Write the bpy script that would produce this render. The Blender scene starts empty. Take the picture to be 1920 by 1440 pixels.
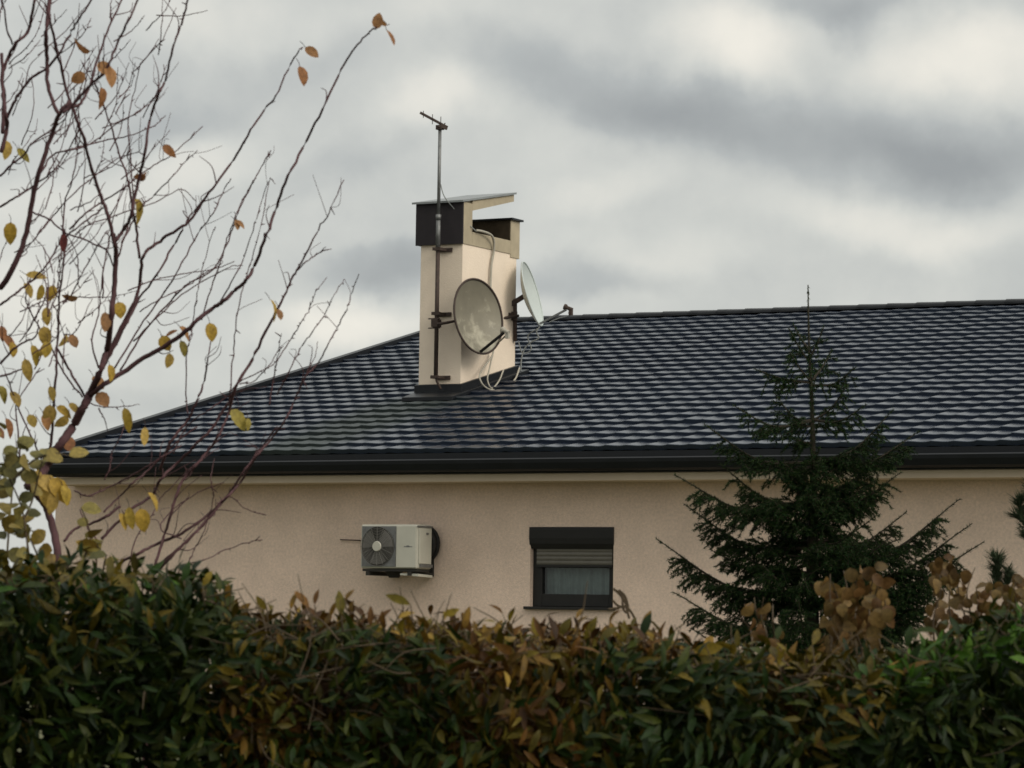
import bpy, math, random
import numpy as np
from math import sin, cos, pi, radians
from mathutils import Vector, Matrix

# ------------------------------------------------------------------ camera
# world axes: x runs along the eaves, y into the house, z up; the eye stands at (0,0,EYE)
EYE = 1.5
F, TH, PITCH, ROLL = 5963.0, 0.5026, 0.0721, 0.0151
_c, _s = cos(TH), sin(TH); _cp, _sp = cos(PITCH), sin(PITCH)
R1 = np.array([[_c, _s, 0], [-_s, _c, 0], [0, 0, 1.0]])
R2 = np.array([[1, 0, 0], [0, _cp, _sp], [0, -_sp, _cp]])
RR = R2 @ R1
def ray(px, py):
    a, b = px - 960.0, py - 720.0
    cr, sr = cos(ROLL), sin(ROLL)
    x, y = cr*a + sr*b, -sr*a + cr*b
    return RR.T @ np.array([x/F, 1.0, -y/F])
def at(px, py, Y):
    """point seen at photo pixel (px, py), Y metres away on the level"""
    d = ray(px, py); d = d / (-_s*d[0] + _c*d[1]) * Y
    return np.array([d[0], d[1], d[2] + EYE])
def aty(px, py, y):
    d = ray(px, py); d = d / d[1] * y
    return np.array([d[0], d[1], d[2] + EYE])
def hor(px): return 720 + F*math.tan(PITCH) + (px-960)*ROLL
def H(X, Y, Z):
    """X to the right and Y away from the eye, on the level"""
    return np.array([_c*X - _s*Y, _s*X + _c*Y, Z])

scene = bpy.context.scene
cam_d = bpy.data.cameras.new("camera"); cam = bpy.data.objects.new("camera", cam_d)
scene.collection.objects.link(cam); scene.camera = cam
cam_d.sensor_width = 36.0; cam_d.lens = F/1920.0*36.0
cam_d.clip_start = 0.1; cam_d.clip_end = 3000
right0, fwd, up0 = RR.T @ np.array([1, 0, 0]), RR.T @ np.array([0, 1, 0]), RR.T @ np.array([0, 0, 1])
cr, sr = cos(ROLL), sin(ROLL)
right = cr*right0 + sr*up0
up = -sr*right0 + cr*up0
M = Matrix(((right[0], up[0], -fwd[0], 0), (right[1], up[1], -fwd[1], 0), (right[2], up[2], -fwd[2], EYE), (0, 0, 0, 1)))
cam.matrix_world = M
cam_d.dof.use_dof = True
cam_d.dof.focus_distance = 30.0
cam_d.dof.aperture_fstop = 14.0

scene.render.resolution_x = 1024; scene.render.resolution_y = 768
scene.view_settings.view_transform = 'Standard'; scene.view_settings.look = 'None'
scene.view_settings.exposure = 0.38; scene.view_settings.gamma = 1.0

# ------------------------------------------------------------------ node helpers
def N(nt, t, **kw):
    n = nt.nodes.new(t)
    for k, v in kw.items(): setattr(n, k, v)
    return n
def L(nt, a, b): nt.links.new(a, b)
def fill(nt, sock, v):
    if isinstance(v, (int, float)): sock.default_value = v
    elif isinstance(v, (tuple, list)): sock.default_value = v
    else: L(nt, v, sock)
def math_(nt, op, a, b=0.0, c=None):
    n = N(nt, 'ShaderNodeMath', operation=op); fill(nt, n.inputs[0], a); fill(nt, n.inputs[1], b)
    if c is not None: fill(nt, n.inputs[2], c)
    return n.outputs[0]
def noise(nt, vec, scale, detail=4, rough=0.5, dist=0.0):
    n = N(nt, 'ShaderNodeTexNoise'); L(nt, vec, n.inputs['Vector'])
    n.inputs['Scale'].default_value = scale; n.inputs['Detail'].default_value = detail
    n.inputs['Roughness'].default_value = rough; n.inputs['Distortion'].default_value = dist
    return n.outputs['Fac']
def ramp(nt, fac, stops):
    n = N(nt, 'ShaderNodeValToRGB'); L(nt, fac, n.inputs[0]); e = n.color_ramp.elements
    while len(e) < len(stops): e.new(0.5)
    for i, (p, c) in enumerate(stops):
        e[i].position = p; e[i].color = (c[0], c[1], c[2], 1) if isinstance(c, (tuple, list)) else (c, c, c, 1)
    return n.outputs[0]
def lin(r, g, b):
    f = lambda v: (v/255/12.92) if v/255 <= .04045 else ((v/255+.055)/1.055)**2.4
    return (f(r), f(g), f(b))

# ------------------------------------------------------------------ world: broken overcast
SUN_EL, SUN_DIR = radians(34), Vector((0.93, -0.20, 0.62)).normalized()
world = bpy.data.worlds.new("World"); scene.world = world; world.use_nodes = True
nt = world.node_tree; nt.nodes.clear()
out = N(nt, 'ShaderNodeOutputWorld')
tc = N(nt, 'ShaderNodeTexCoord')
d = tc.outputs['Generated']
def dot(v, a):
    n = N(nt, 'ShaderNodeVectorMath', operation='DOT_PRODUCT'); L(nt, v, n.inputs[0]); n.inputs[1].default_value = a
    return n.outputs['Value']
# clouds are laid out over the sky dome by bearing (u) and height (v)
u = dot(d, (_c, _s, 0)); v = dot(d, (0, 0, 1))
comb = N(nt, 'ShaderNodeCombineXYZ'); L(nt, u, comb.inputs[0]); L(nt, v, comb.inputs[1])
uv = comb.outputs[0]
nz = N(nt, 'ShaderNodeTexNoise'); L(nt, uv, nz.inputs['Vector']); nz.inputs['Scale'].default_value = 14; nz.inputs['Detail'].default_value = 5; nz.inputs['Roughness'].default_value = .55
sub = N(nt, 'ShaderNodeVectorMath', operation='SUBTRACT'); L(nt, nz.outputs['Color'], sub.inputs[0]); sub.inputs[1].default_value = (.5, .5, .5)
scl = N(nt, 'ShaderNodeVectorMath', operation='SCALE'); L(nt, sub.outputs[0], scl.inputs[0]); scl.inputs['Scale'].default_value = 0.045
add = N(nt, 'ShaderNodeVectorMath', operation='ADD'); L(nt, uv, add.inputs[0]); L(nt, scl.outputs[0], add.inputs[1])
uvd = add.outputs[0]
def cloud(px, py, rx, ry, ang, amt):
    """one soft bank of cloud: bearing/height, half sizes, tilt, brighter (+) or darker (-)"""
    mp = N(nt, 'ShaderNodeMapping', vector_type='TEXTURE'); L(nt, uvd, mp.inputs['Vector'])
    mp.inputs['Location'].default_value = ((px-960)/F, (hor(px)-py)/F, 0)
    mp.inputs['Rotation'].default_value = (0, 0, radians(ang))
    mp.inputs['Scale'].default_value = (rx/F, ry/F, 1e3)
    ln = N(nt, 'ShaderNodeVectorMath', operation='LENGTH'); L(nt, mp.outputs[0], ln.inputs[0])
    mr = N(nt, 'ShaderNodeMapRange', interpolation_type='SMOOTHERSTEP'); L(nt, ln.outputs['Value'], mr.inputs[0])
    mr.inputs[1].default_value = 0; mr.inputs[2].default_value = 1; mr.inputs[3].default_value = amt; mr.inputs[4].default_value = 0
    return mr.outputs[0]
banks = [
    (1800, 110, 420, 130, -12, .30), (1370, 75, 260, 130, -14, .44), (1730, 110, 240, 110, 8, .16), (400, 40, 330, 120, 0, .20), (790, 215, 190, 90, 10, .30),
    (330, 330, 260, 110, 25, .26), (640, 625, 300, 80, 6, .42), (60, 600, 260, 150, 0, .26), (1680, 420, 460, 90, -6, .30),
    (1200, 470, 380, 90, 0, .10), (960, 560, 260, 50, 0, .10), (1130, 350, 240, 60, 20, .14), (100, 420, 260, 120, 0, .16), (760, 30, 260, 80, 0, .10),
    (1120, 180, 420, 120, -12, -.36), (1500, 250, 560, 120, -8, -.34), (1860, 300, 380, 110, -6, -.30), (720, 505, 260, 80, 8, -.40), (1080, 515, 300, 60, 0, -.22),
    (560, 130, 240, 70, 10, -.10), (340, 225, 240, 70, 15, -.18), (1560, -10, 200, 60, 0, -.22), (620, 320, 260, 60, 15, -.12), (280, 760, 300, 60, 0, -.14), (1590, 30, 90, 60, -30, -.22)]
acc = 0.55
for b in banks: acc = math_(nt, 'ADD', cloud(*b), acc)
n1 = noise(nt, uv, 9, 6, .55, .3); n2 = noise(nt, uv, 34, 5, .6)
acc = math_(nt, 'ADD', acc, math_(nt, 'MULTIPLY', math_(nt, 'SUBTRACT', n1, .5), .55))
acc = math_(nt, 'ADD', acc, math_(nt, 'MULTIPLY', math_(nt, 'SUBTRACT', n2, .5), .26))
ccol = ramp(nt, acc, [(0.0, lin(139, 142, 143)), (.35, lin(162, 165, 164)), (.62, lin(187, 188, 183)), (1.0, lin(217, 213, 203))])
# an overcast sky brightens towards the zenith and towards the hidden sun
zen = math_(nt, 'MULTIPLY_ADD', math_(nt, 'MAXIMUM', math_(nt, 'SUBTRACT', v, .22), 0.0), .9, 1.0)
sd = math_(nt, 'MAXIMUM', dot(d, tuple(SUN_DIR)), 0.0)
glow = math_(nt, 'MULTIPLY', math_(nt, 'POWER', sd, 3.0), 1.0)
gain = math_(nt, 'MULTIPLY', zen, math_(nt, 'ADD', glow, 1.0))
bgc = N(nt, 'ShaderNodeBackground'); L(nt, ccol, bgc.inputs[0]); L(nt, gain, bgc.inputs[1])
sky = N(nt, 'ShaderNodeTexSky', sky_type='NISHITA', sun_disc=False)
sky.sun_elevation = math.asin(SUN_DIR.z); sky.sun_rotation = math.atan2(SUN_DIR.x, SUN_DIR.y)
bgs = N(nt, 'ShaderNodeBackground'); L(nt, sky.outputs[0], bgs.inputs[0]); bgs.inputs[1].default_value = 0.08
mx = N(nt, 'ShaderNodeMixShader'); mx.inputs[0].default_value = .95; L(nt, bgs.outputs[0], mx.inputs[1]); L(nt, bgc.outputs[0], mx.inputs[2])
L(nt, mx.outputs[0], out.inputs[0])

sl = bpy.data.lights.new("sun", 'SUN'); so = bpy.data.objects.new("sun", sl); scene.collection.objects.link(so)
sl.energy = 1.15; sl.angle = radians(24); sl.color = (1.0, .93, .82)
so.rotation_euler = SUN_DIR.to_track_quat('Z', 'Y').to_euler()

# ------------------------------------------------------------------ object helpers
rng = np.random.default_rng(11); random.seed(11)
def tag(o, label=None, cat=None, group=None, kind=None):
    if label: o['label'] = label
    if cat: o['category'] = cat
    if group: o['group'] = group
    if kind: o['kind'] = kind
    return o
def empty(name, loc, label, cat, group=None):
    o = bpy.data.objects.new(name, None); scene.collection.objects.link(o); o.location = tuple(loc); o.empty_display_size = .2
    bpy.context.view_layer.update()
    return tag(o, label, cat, group)
class MB:
    """collects shapes in world coordinates and links them as one mesh object"""
    def __init__(s): s.V = []; s.Fc = []; s.C = []; s.n = 0; s.smooth = False
    def add(s, V, Fc, col=None):
        V = np.asarray(V, float).reshape(-1, 3); s.V.append(V)
        s.Fc.extend([tuple(i + s.n for i in f) for f in Fc]); s.n += len(V)
        s.C.append(np.tile(np.array(col if col is not None else (1, 1, 1), float), (len(V), 1)))
        return s
    def box(s, a, b, bev=0.0):
        (x0, y0, z0), (x1, y1, z1) = a, b
        x0, x1 = sorted((x0, x1)); y0, y1 = sorted((y0, y1)); z0, z1 = sorted((z0, z1))
        V = [(x0,y0,z0),(x1,y0,z0),(x1,y1,z0),(x0,y1,z0),(x0,y0,z1),(x1,y0,z1),(x1,y1,z1),(x0,y1,z1)]
        return s.add(V, [(0,3,2,1),(4,5,6,7),(0,1,5,4),(1,2,6,5),(2,3,7,6),(3,0,4,7)])
    def hexa(s, V):  # eight corners, ordered as in box
        return s.add(V, [(0,3,2,1),(4,5,6,7),(0,1,5,4),(1,2,6,5),(2,3,7,6),(3,0,4,7)])
    def bar(s, p, q, w, h=None, upv=(0, 0, 1)):
        p, q = np.array(p, float), np.array(q, float); h = h or w; t = (q-p)/np.linalg.norm(q-p)
        a = np.cross(t, upv); a /= np.linalg.norm(a)+1e-9; b = np.cross(a, t)
        c = [(-1,-1),(1,-1),(1,1),(-1,1)]
        V = [p + a*i*w/2 + b*j*h/2 for i, j in c] + [q + a*i*w/2 + b*j*h/2 for i, j in c]
        return s.add(V, [(0,1,2,3),(7,6,5,4),(0,4,5,1),(1,5,6,2),(2,6,7,3),(3,7,4,0)])
    def tube(s, pts, r, seg=8, col=None, close=True):
        pts = np.asarray(pts, float); n = len(pts); r = np.broadcast_to(np.asarray(r, float), (n,))
        T = np.gradient(pts, axis=0); T /= (np.linalg.norm(T, axis=1, keepdims=True) + 1e-12)
        ref = np.array([.31, .17, .93]); 
        if abs(T[0] @ ref) > .9: ref = np.array([.9, .3, .1])
        A = np.cross(T, ref); A /= (np.linalg.norm(A, axis=1, keepdims=True) + 1e-12); B = np.cross(T, A)
        an = np.arange(seg)*2*pi/seg
        V = (pts[:, None, :] + r[:, None, None]*(np.cos(an)[None, :, None]*A[:, None, :] + np.sin(an)[None, :, None]*B[:, None, :])).reshape(-1, 3)
        Fc = [(i*seg+j, i*seg+(j+1) % seg, (i+1)*seg+(j+1) % seg, (i+1)*seg+j) for i in range(n-1) for j in range(seg)]
        if close and seg > 2: Fc += [tuple(range(seg))[::-1], tuple((n-1)*seg+j for j in range(seg))]
        return s.add(V, Fc, col)
    def build(s, name, mat, parent=None, smooth=False, bevel=0.0, label=None):
        me = bpy.data.meshes.new(name); V = np.concatenate(s.V); o = bpy.data.objects.new(name, me)
        off = np.array(parent.matrix_world.translation) if parent is not None else np.zeros(3)
        me.from_pydata((V - off).tolist(), [], s.Fc); me.materials.append(mat)
        ca = me.color_attributes.new('tint', 'FLOAT_COLOR', 'POINT')
        ca.data.foreach_set('color', np.concatenate([np.concatenate(s.C), np.ones((len(V), 1))], 1).ravel().astype(np.float32))
        if smooth: me.polygons.foreach_set('use_smooth', [True]*len(me.polygons))
        scene.collection.objects.link(o)
        if parent is not None: o.parent = parent
        if bevel > 0:
            m = o.modifiers.new('bevel', 'BEVEL'); m.width = bevel; m.segments = 2; m.limit_method = 'ANGLE'
        me.update()
        bpy.context.view_layer.update()
        if label: o['label'] = label
        return o
def spline(P, k=6):
    """smooth curve through points"""
    P = np.asarray(P, float)
    if len(P) < 3: return np.array([P[0] + (P[-1]-P[0])*t for t in np.linspace(0, 1, k+1)])
    Q = np.vstack([2*P[0]-P[1], P, 2*P[-1]-P[-2]]); o = []
    for i in range(1, len(Q)-2):
        for t in np.linspace(0, 1, k, endpoint=False):
            a, b, c, e = Q[i-1], Q[i], Q[i+1], Q[i+2]
            o.append(.5*((2*b) + (-a+c)*t + (2*a-5*b+4*c-e)*t*t + (-a+3*b-3*c+e)*t**3))
    o.append(P[-1]); return np.array(o)

# ------------------------------------------------------------------ materials
def mat(name, base, rough=.6, metal=0.0, spec=.5, bump=None, mottle=None, tint=False, transl=0.0, grain=None):
    m = bpy.data.materials.new(name); m.use_nodes = True; t = m.node_tree; p = t.nodes['Principled BSDF']
    p.inputs['Roughness'].default_value = rough; p.inputs['Metallic'].default_value = metal
    p.inputs['Specular IOR Level'].default_value = spec
    tcn = N(t, 'ShaderNodeTexCoord'); co = tcn.outputs['Object']
    col = None
    if tint:
        a = N(t, 'ShaderNodeAttribute', attribute_name='tint'); col = a.outputs['Color']
    if mottle:
        sc, amt = mottle[:2]
        f = noise(t, co, sc, 5, .6)
        g = ramp(t, f, [(.3, 1-amt), (.7, 1+amt)])
        mm = N(t, 'ShaderNodeMix', data_type='RGBA', blend_type='MULTIPLY'); mm.inputs[0].default_value = 1
        if col is None: mm.inputs[6].default_value = (*base, 1)
        else: L(t, col, mm.inputs[6])
        L(t, g, mm.inputs[7]); col = mm.outputs[2]
        rr = math_(t, 'ADD', math_(t, 'MULTIPLY', f, .2), rough-.1); L(t, rr, p.inputs['Roughness'])
    if grain and col is not None:
        g = ramp(t, noise(t, co, grain[0], 3, .7), [(.3, 1-grain[1]), (.7, 1+grain[1])])
        mm = N(t, 'ShaderNodeMix', data_type='RGBA', blend_type='MULTIPLY'); mm.inputs[0].default_value = 1; L(t, col, mm.inputs[6]); L(t, g, mm.inputs[7]); col = mm.outputs[2]
    if col is None: p.inputs['Base Color'].default_value = (*base, 1)
    else: L(t, col, p.inputs['Base Color'])
    if bump:
        b = N(t, 'ShaderNodeBump'); b.inputs['Strength'].default_value = bump[1]; b.inputs['Distance'].default_value = bump[2]
        L(t, noise(t, co, bump[0], 4, .6), b.inputs['Height']); L(t, b.outputs[0], p.inputs['Normal'])
    if transl > 0:
        tr = N(t, 'ShaderNodeBsdfTranslucent'); ms = N(t, 'ShaderNodeMixShader'); ms.inputs[0].default_value = transl
        if col is None: tr.inputs[0].default_value = (*base, 1)
        else: L(t, col, tr.inputs[0])
        L(t, p.outputs[0], ms.inputs[1]); L(t, tr.outputs[0], ms.inputs[2])
        L(t, ms.outputs[0], t.nodes['Material Output'].inputs[0])
    return m
M_ = {}
M_['stucco'] = mat('stucco_peach', (.70, .54, .43), .9, spec=.2, grain=(38, .13), bump=(95, .7, .012), mottle=(1.6, .10))
M_['stucco_chimney'] = mat('stucco_chimney', (.73, .61, .485), .9, spec=.2, bump=(60, .4, .01), mottle=(2.5, .06))
M_['cornice'] = mat('cornice_render', (.60, .49, .38), .85, spec=.2, bump=(50, .3, .006), mottle=(2, .06))
M_['dark_metal'] = mat('anthracite_metal', (.008, .009, .011), .40, spec=.25, mottle=(6, .15))
M_['cap_panel'] = mat('cap_dark_panel', (.022, .018, .020), .7, spec=.25, mottle=(8, .2))
M_['cap_beige'] = mat('cap_beige', (.36, .30, .205), .7, spec=.3, mottle=(7, .12))
M_['cap_sheet'] = mat('cap_grey_sheet', (.22, .23, .23), .45, metal=.3, mottle=(7, .15))
M_['cap_inner'] = mat('cap_inner_brown', (.045, .034, .022), .9, spec=.1, mottle=(9, .3))  # dark brown inner faces of the cowl
M_['rust'] = mat('rusty_steel', (.055, .036, .028), .75, metal=.3, mottle=(30, .35))
M_['galv'] = mat('galvanised_steel', (.16, .16, .155), .5, metal=.5, mottle=(20, .25))
M_['dish_white'] = mat('dish_white', (.44, .475, .45), .45, mottle=(4, .04))
M_['cable'] = mat('cable_sheath', (.34, .31, .25), .6, mottle=(20, .12))
M_['cable_grey'] = mat('cable_grey', (.20, .21, .20), .6, mottle=(20, .12))
M_['ac_white'] = mat('ac_case_paint', (.44, .42, .35), .5, mottle=(6, .06))
M_['ac_grille'] = mat('ac_grille_wire', (.14, .13, .115), .6)
M_['ac_dark'] = mat('ac_dark_interior', (.03, .028, .024), .8, spec=.2, mottle=(10, .2))
M_['frame'] = mat('window_frame_dark', (.016, .015, .014), .55, spec=.25, mottle=(9, .15))
M_['slat'] = mat('shutter_slats', (.11, .10, .08), .6, mottle=(20, .1))
M_['curtain'] = mat('curtain_cloth', (.34, .38, .36), .9, spec=.1, mottle=(12, .1))
M_['rubber'] = mat('black_insulation', (.012, .010, .009), .7, spec=.3, mottle=(30, .3))
M_['bark'] = mat('fruit_bark', (.075, .036, .038), .85, spec=.2, mottle=(35, .2), bump=(90, .6, .004))
M_['bark_spruce'] = mat('spruce_bark', (.030, .024, .016), .85, spec=.2, mottle=(25, .3))
M_['stem'] = mat('hedge_stems', (.07, .05, .03), .85, spec=.2, mottle=(25, .3))
M_['leaf'] = mat('leaf', (1, 1, 1), .55, spec=.16, tint=True, mottle=(95, .38), transl=.14)
M_['leaf_dry'] = mat('dry_leaf', (1, 1, 1), .6, spec=.25, tint=True, mottle=(95, .38), transl=.30)
M_['needle'] = mat('needle', (1, 1, 1), .65, spec=.08, tint=True)

# glass
g = bpy.data.materials.new('window_glass'); g.use_nodes = True; t = g.node_tree; t.nodes.remove(t.nodes['Principled BSDF'])
tr = N(t, 'ShaderNodeBsdfTransparent'); gl = N(t, 'ShaderNodeBsdfGlossy'); gl.inputs['Roughness'].default_value = .03; ms = N(t, 'ShaderNodeMixShader')
fr = N(t, 'ShaderNodeFresnel'); fr.inputs[0].default_value = 1.5
tr.inputs[0].default_value = (.72, .78, .78, 1)
L(t, fr.outputs[0], ms.inputs[0]); L(t, tr.outputs[0], ms.inputs[1]); L(t, gl.outputs[0], ms.inputs[2]); L(t, ms.outputs[0], t.nodes['Material Output'].inputs[0])
M_['glass'] = g

# dirty dish: galvanised bowl with pale flaking spots near the bottom
m = mat('dish_weathered', (.18, .16, .115), .55, metal=.15, mottle=(5, .14)); t = m.node_tree; p = t.nodes['Principled BSDF']
tcn = N(t, 'ShaderNodeTexCoord'); f = noise(t, tcn.outputs['Object'], 7, 6, .65, .4)
sp = N(t, 'ShaderNodeSeparateXYZ'); L(t, tcn.outputs['Object'], sp.inputs[0])
low = N(t, 'ShaderNodeMapRange'); L(t, sp.outputs[2], low.inputs[0]); low.inputs[1].default_value = .25; low.inputs[2].default_value = -.35; low.inputs[3].default_value = -.12; low.inputs[4].default_value = .10
k = ramp(t, math_(t, 'ADD', f, low.outputs[0]), [(.50, 0.0), (.70, .85)])
mm = N(t, 'ShaderNodeMix', data_type='RGBA'); L(t, k, mm.inputs[0])
src = p.inputs['Base Color'].links[0].from_socket; L(t, src, mm.inputs[6]); mm.inputs[7].default_value = (.36, .33, .25, 1); L(t, mm.outputs[2], p.inputs['Base Color'])
M_['dish_old'] = m

# ------------------------------------------------------------------ ground
def gz(x, y):
    Y = -_s*x + _c*y
    t = min(max((Y-11)/14, 0), 1); return .62*t*t*(3-2*t)
mb = MB(); xs = np.concatenate([np.linspace(-1500, -60, 10), np.linspace(-50, 40, 46), np.linspace(50, 1500, 10)]); ys = np.concatenate([np.linspace(-1500, -20, 10), np.linspace(-10, 60, 36), np.linspace(70, 1500, 12)])
V = [(x, y, gz(x, y)) for y in ys for x in xs]; nx = len(xs)
mb.add(V, [(j*nx+i, j*nx+i+1, (j+1)*nx+i+1, (j+1)*nx+i) for j in range(len(ys)-1) for i in range(nx-1)])
gm = mat('grass_ground', (.10, .10, .055), .95, spec=.1, bump=(8, .8, .05), mottle=(1.2, .4))
tag(mb.build('ground', gm, smooth=True), kind='structure')

mb = MB(); xs = np.linspace(-60, 60, 31)  # unseen dark strip added on the near side to dim the hedge front
P = [H(x, y, .006) for y in (-5.0, 5.4) for x in xs]; mb.add(P, [(i, i+1, 32+i, 31+i) for i in range(30)])
tag(mb.build('unseen_dark_strip', mat('dark_strip_surface', (.030, .030, .032), .55, spec=.4, bump=(70, .5, .01), mottle=(2, .2))), kind='structure')

# ------------------------------------------------------------------ house
ye, ze, S, D = 27.288, 1.594+EYE, 0.2479, 8.764
xc, yw = -20.637, 27.288+.44
XR = -6.0
GZ = .35
yr = ye + D; zr = ze + S*D; yb = ye + 2*D - .55
house = empty('house', (xc, yw, .62), 'peach rendered single storey house with low dark tiled roof', 'house')
xw0 = aty(103, 1000, yw)[0]
wx = (aty(994, 1060, yw)[0], aty(1150, 1060, yw)[0]); wz = (aty(1072, 1138, yw)[2], aty(1072, 988, yw)[2])
zc = aty(960, 903, ye+.10)[2]    # underside of the cornice
ztop = ze - .02
# front wall with the window opening cut through it, side and rear walls
mb = MB()
th = .3
def wallbox(x0, x1, z0, z1): mb.box((x0, yw, z0), (x1, yw+th, z1))
wallbox(xw0, wx[0], GZ, ztop); wallbox(wx[1], XR, GZ, ztop)
wallbox(wx[0], wx[1], GZ, wz[0]); wallbox(wx[0], wx[1], wz[1], ztop)
for xa, xb in ((xw0, xw0+th), (XR-th, XR)):   # gable walls
    P = [(yw+th, GZ), (yb, GZ), (yb, ztop-.1), (yr, zr-.16), (yw+th, ztop-.02)]
    V = [(xa, y, z) for y, z in P] + [(xb, y, z) for y, z in P]; n = len(P)
    mb.add(V, [tuple(range(n)), tuple(range(2*n-1, n-1, -1))] + [(i, i+n, (i+1) % n+n, (i+1) % n) for i in range(n)])
mb.box((xw0, yb, GZ), (XR, yb+th, ztop))
wall = mb.build('wall', M_['stucco'], house)

# interleaved roof tiles: wavy pans with a stepped front edge
W, NR = .2225, 27
DR = D/NR; ang = math.atan(S); nrm = np.array([0, -sin(ang), cos(ang)])
x0r, x1r = xc, XR+.1
per = 8; ncol = int((x1r-x0r)/W*per); xs = x0r + np.arange(ncol+1)*W/per
ph = np.mod((xs-x0r)/W, 1.0)
wave = .0078*(1-np.abs(np.sin(pi*ph)))**1.1 + .002*np.sin(2*pi*ph)
mb = MB()
def tile_rows(sign):
    for r in range(NR):
        y0 = r*DR; y1 = (r+1)*DR + .02; jig = rng.normal(0, .0022, len(xs)//per+2)[np.minimum((np.arange(len(xs)))//per, len(xs)//per)]
        rows = []
        for (yy, h) in ((y0+.012, -.014), (y0, .032), (y0+.007, .036), (y0+DR*.5, .021), (y1, .002)):
            hh = h + wave + jig
            if sign > 0: Y = ye + yy - .8*wave; Z = ze + S*yy + hh
            else: Y = 2*yr - (ye + yy); Z = ze + S*yy + hh
            rows.append(np.stack([xs, np.broadcast_to(Y, xs.shape), np.broadcast_to(Z, xs.shape)], 1))
        V = np.concatenate(rows); n = len(xs)
        Fc = [((k*n+i), (k*n+i+1), ((k+1)*n+i+1), ((k+1)*n+i)) if sign > 0 else ((k*n+i+1), (k*n+i), ((k+1)*n+i), ((k+1)*n+i+1)) for k in range(4) for i in range(n-1)]
        mb.add(V, Fc)
tile_rows(1)
yb_keep = True
# roof metal: glossy anthracite with a mossy streak below the chimney
m = bpy.data.materials.new('roof_tile_glaze'); m.use_nodes = True; t = m.node_tree; p = t.nodes['Principled BSDF']
tcn = N(t, 'ShaderNodeTexCoord'); co = tcn.outputs['Object']; sp = N(t, 'ShaderNodeSeparateXYZ'); L(t, co, sp.inputs[0])
f1 = noise(t, co, .9, 5, .6); f2 = noise(t, co, 14, 3, .6)
base = ramp(t, math_(t, 'ADD', math_(t, 'MULTIPLY', f1, .6), math_(t, 'MULTIPLY', f2, .4)), [(.3, (.005, .008, .018)), (.7, (.011, .016, .030))])
CHX = -17.6 - xc
a = math_(t, 'ABSOLUTE', math_(t, 'SUBTRACT', sp.outputs[0], CHX-.05)); 
a = math_(t, 'ADD', a, math_(t, 'MULTIPLY', math_(t, 'SUBTRACT', noise(t, co, 2.2, 4, .6), .5), .7))
mrx = N(t, 'ShaderNodeMapRange', interpolation_type='SMOOTHSTEP'); L(t, a, mrx.inputs[0]); mrx.inputs[1].default_value = .15; mrx.inputs[2].default_value = .85; mrx.inputs[3].default_value = 1; mrx.inputs[4].default_value = 0
mry = N(t, 'ShaderNodeMapRange', interpolation_type='SMOOTHSTEP'); L(t, sp.outputs[1], mry.inputs[0]); mry.inputs[1].default_value = 2.9; mry.inputs[2].default_value = 2.3; mry.inputs[3].default_value = 0; mry.inputs[4].default_value = 1
moss = math_(t, 'MULTIPLY', mrx.outputs[0], mry.outputs[0])
mm = N(t, 'ShaderNodeMix', data_type='RGBA'); L(t, math_(t, 'MULTIPLY', moss, .85), mm.inputs[0]); L(t, base, mm.inputs[6]); mm.inputs[7].default_value = (.012, .016, .010, 1); L(t, mm.outputs[2], p.inputs['Base Color'])
L(t, math_(t, 'ADD', math_(t, 'MULTIPLY', moss, .32), math_(t, 'MULTIPLY_ADD', f1, .14, .20)), p.inputs['Roughness'])
p.inputs['IOR'].default_value = 1.6; p.inputs['Specular Tint'].default_value = (.80, .92, 1.0, 1)
M_['tile'] = m
roof = mb.build('roof', M_['tile'], house, smooth=False)
me = roof.data
# boarding under the tiles, added to shut out light at the eave gap
mb = MB()
mb.hexa([(xc+.06, ye+.04, ze-.05), (XR+.05, ye+.04, ze-.05), (XR+.05, yr, zr-.05), (xc+.06, yr, zr-.05), (xc+.06, ye+.04, ze-.016), (XR+.05, ye+.04, ze-.016), (XR+.05, yr, zr-.016), (xc+.06, yr, zr-.016)])
mb.build('roof_boarding_seal', M_['dark_metal'], house)
# rear slope as one ribbed sheet
mb = MB()
n = len(xs)
V = np.concatenate([np.stack([xs, np.full(n, yr), zr + .02 + wave], 1), np.stack([xs, np.full(n, yb+.5), ze + wave], 1)])
mb.add(V, [(i+1, i, n+i, n+i+1) for i in range(n-1)])
mb.build('rear_roof_slope', M_['tile'], house)
# ridge cap: half round tiles along the ridge
mb = MB()
k = int((x1r-x0r)/.38)
for i in range(k):
    xa, xb = x0r - .03 + i*.38, x0r - .03 + (i+1)*.38 + .02
    an = np.linspace(-.15, pi+.15, 9)
    V = [(xx, yr + rr*1.15*cos(q), zr + .02 + rr*.62*sin(q)) for xx, rr in ((xa, .098), (xb, .084)) for q in an]
    mb.add(V, [(j, j+1, 9+j+1, 9+j) for j in range(8)] + [tuple(range(9))[::-1]])
mb.build('ridge_cap', M_['dark_metal'], house, smooth=True)
# verge boards on the left gable
mb = MB()
for (ya, za, yb2, zb2) in ((ye-.02, ze, yr, zr), (2*yr-ye+.02, ze, yr, zr)):
    V = [(xc-.045, ya, za-.13), (xc+.05, ya, za-.13), (xc+.05, yb2, zb2-.13), (xc-.045, yb2, zb2-.13),
         (xc-.045, ya, za+.075), (xc+.05, ya, za+.075), (xc+.05, yb2, zb2+.075), (xc-.045, yb2, zb2+.075)]
    mb.hexa(V)
mb.build('verge_trim', M_['dark_metal'], house)
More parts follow.
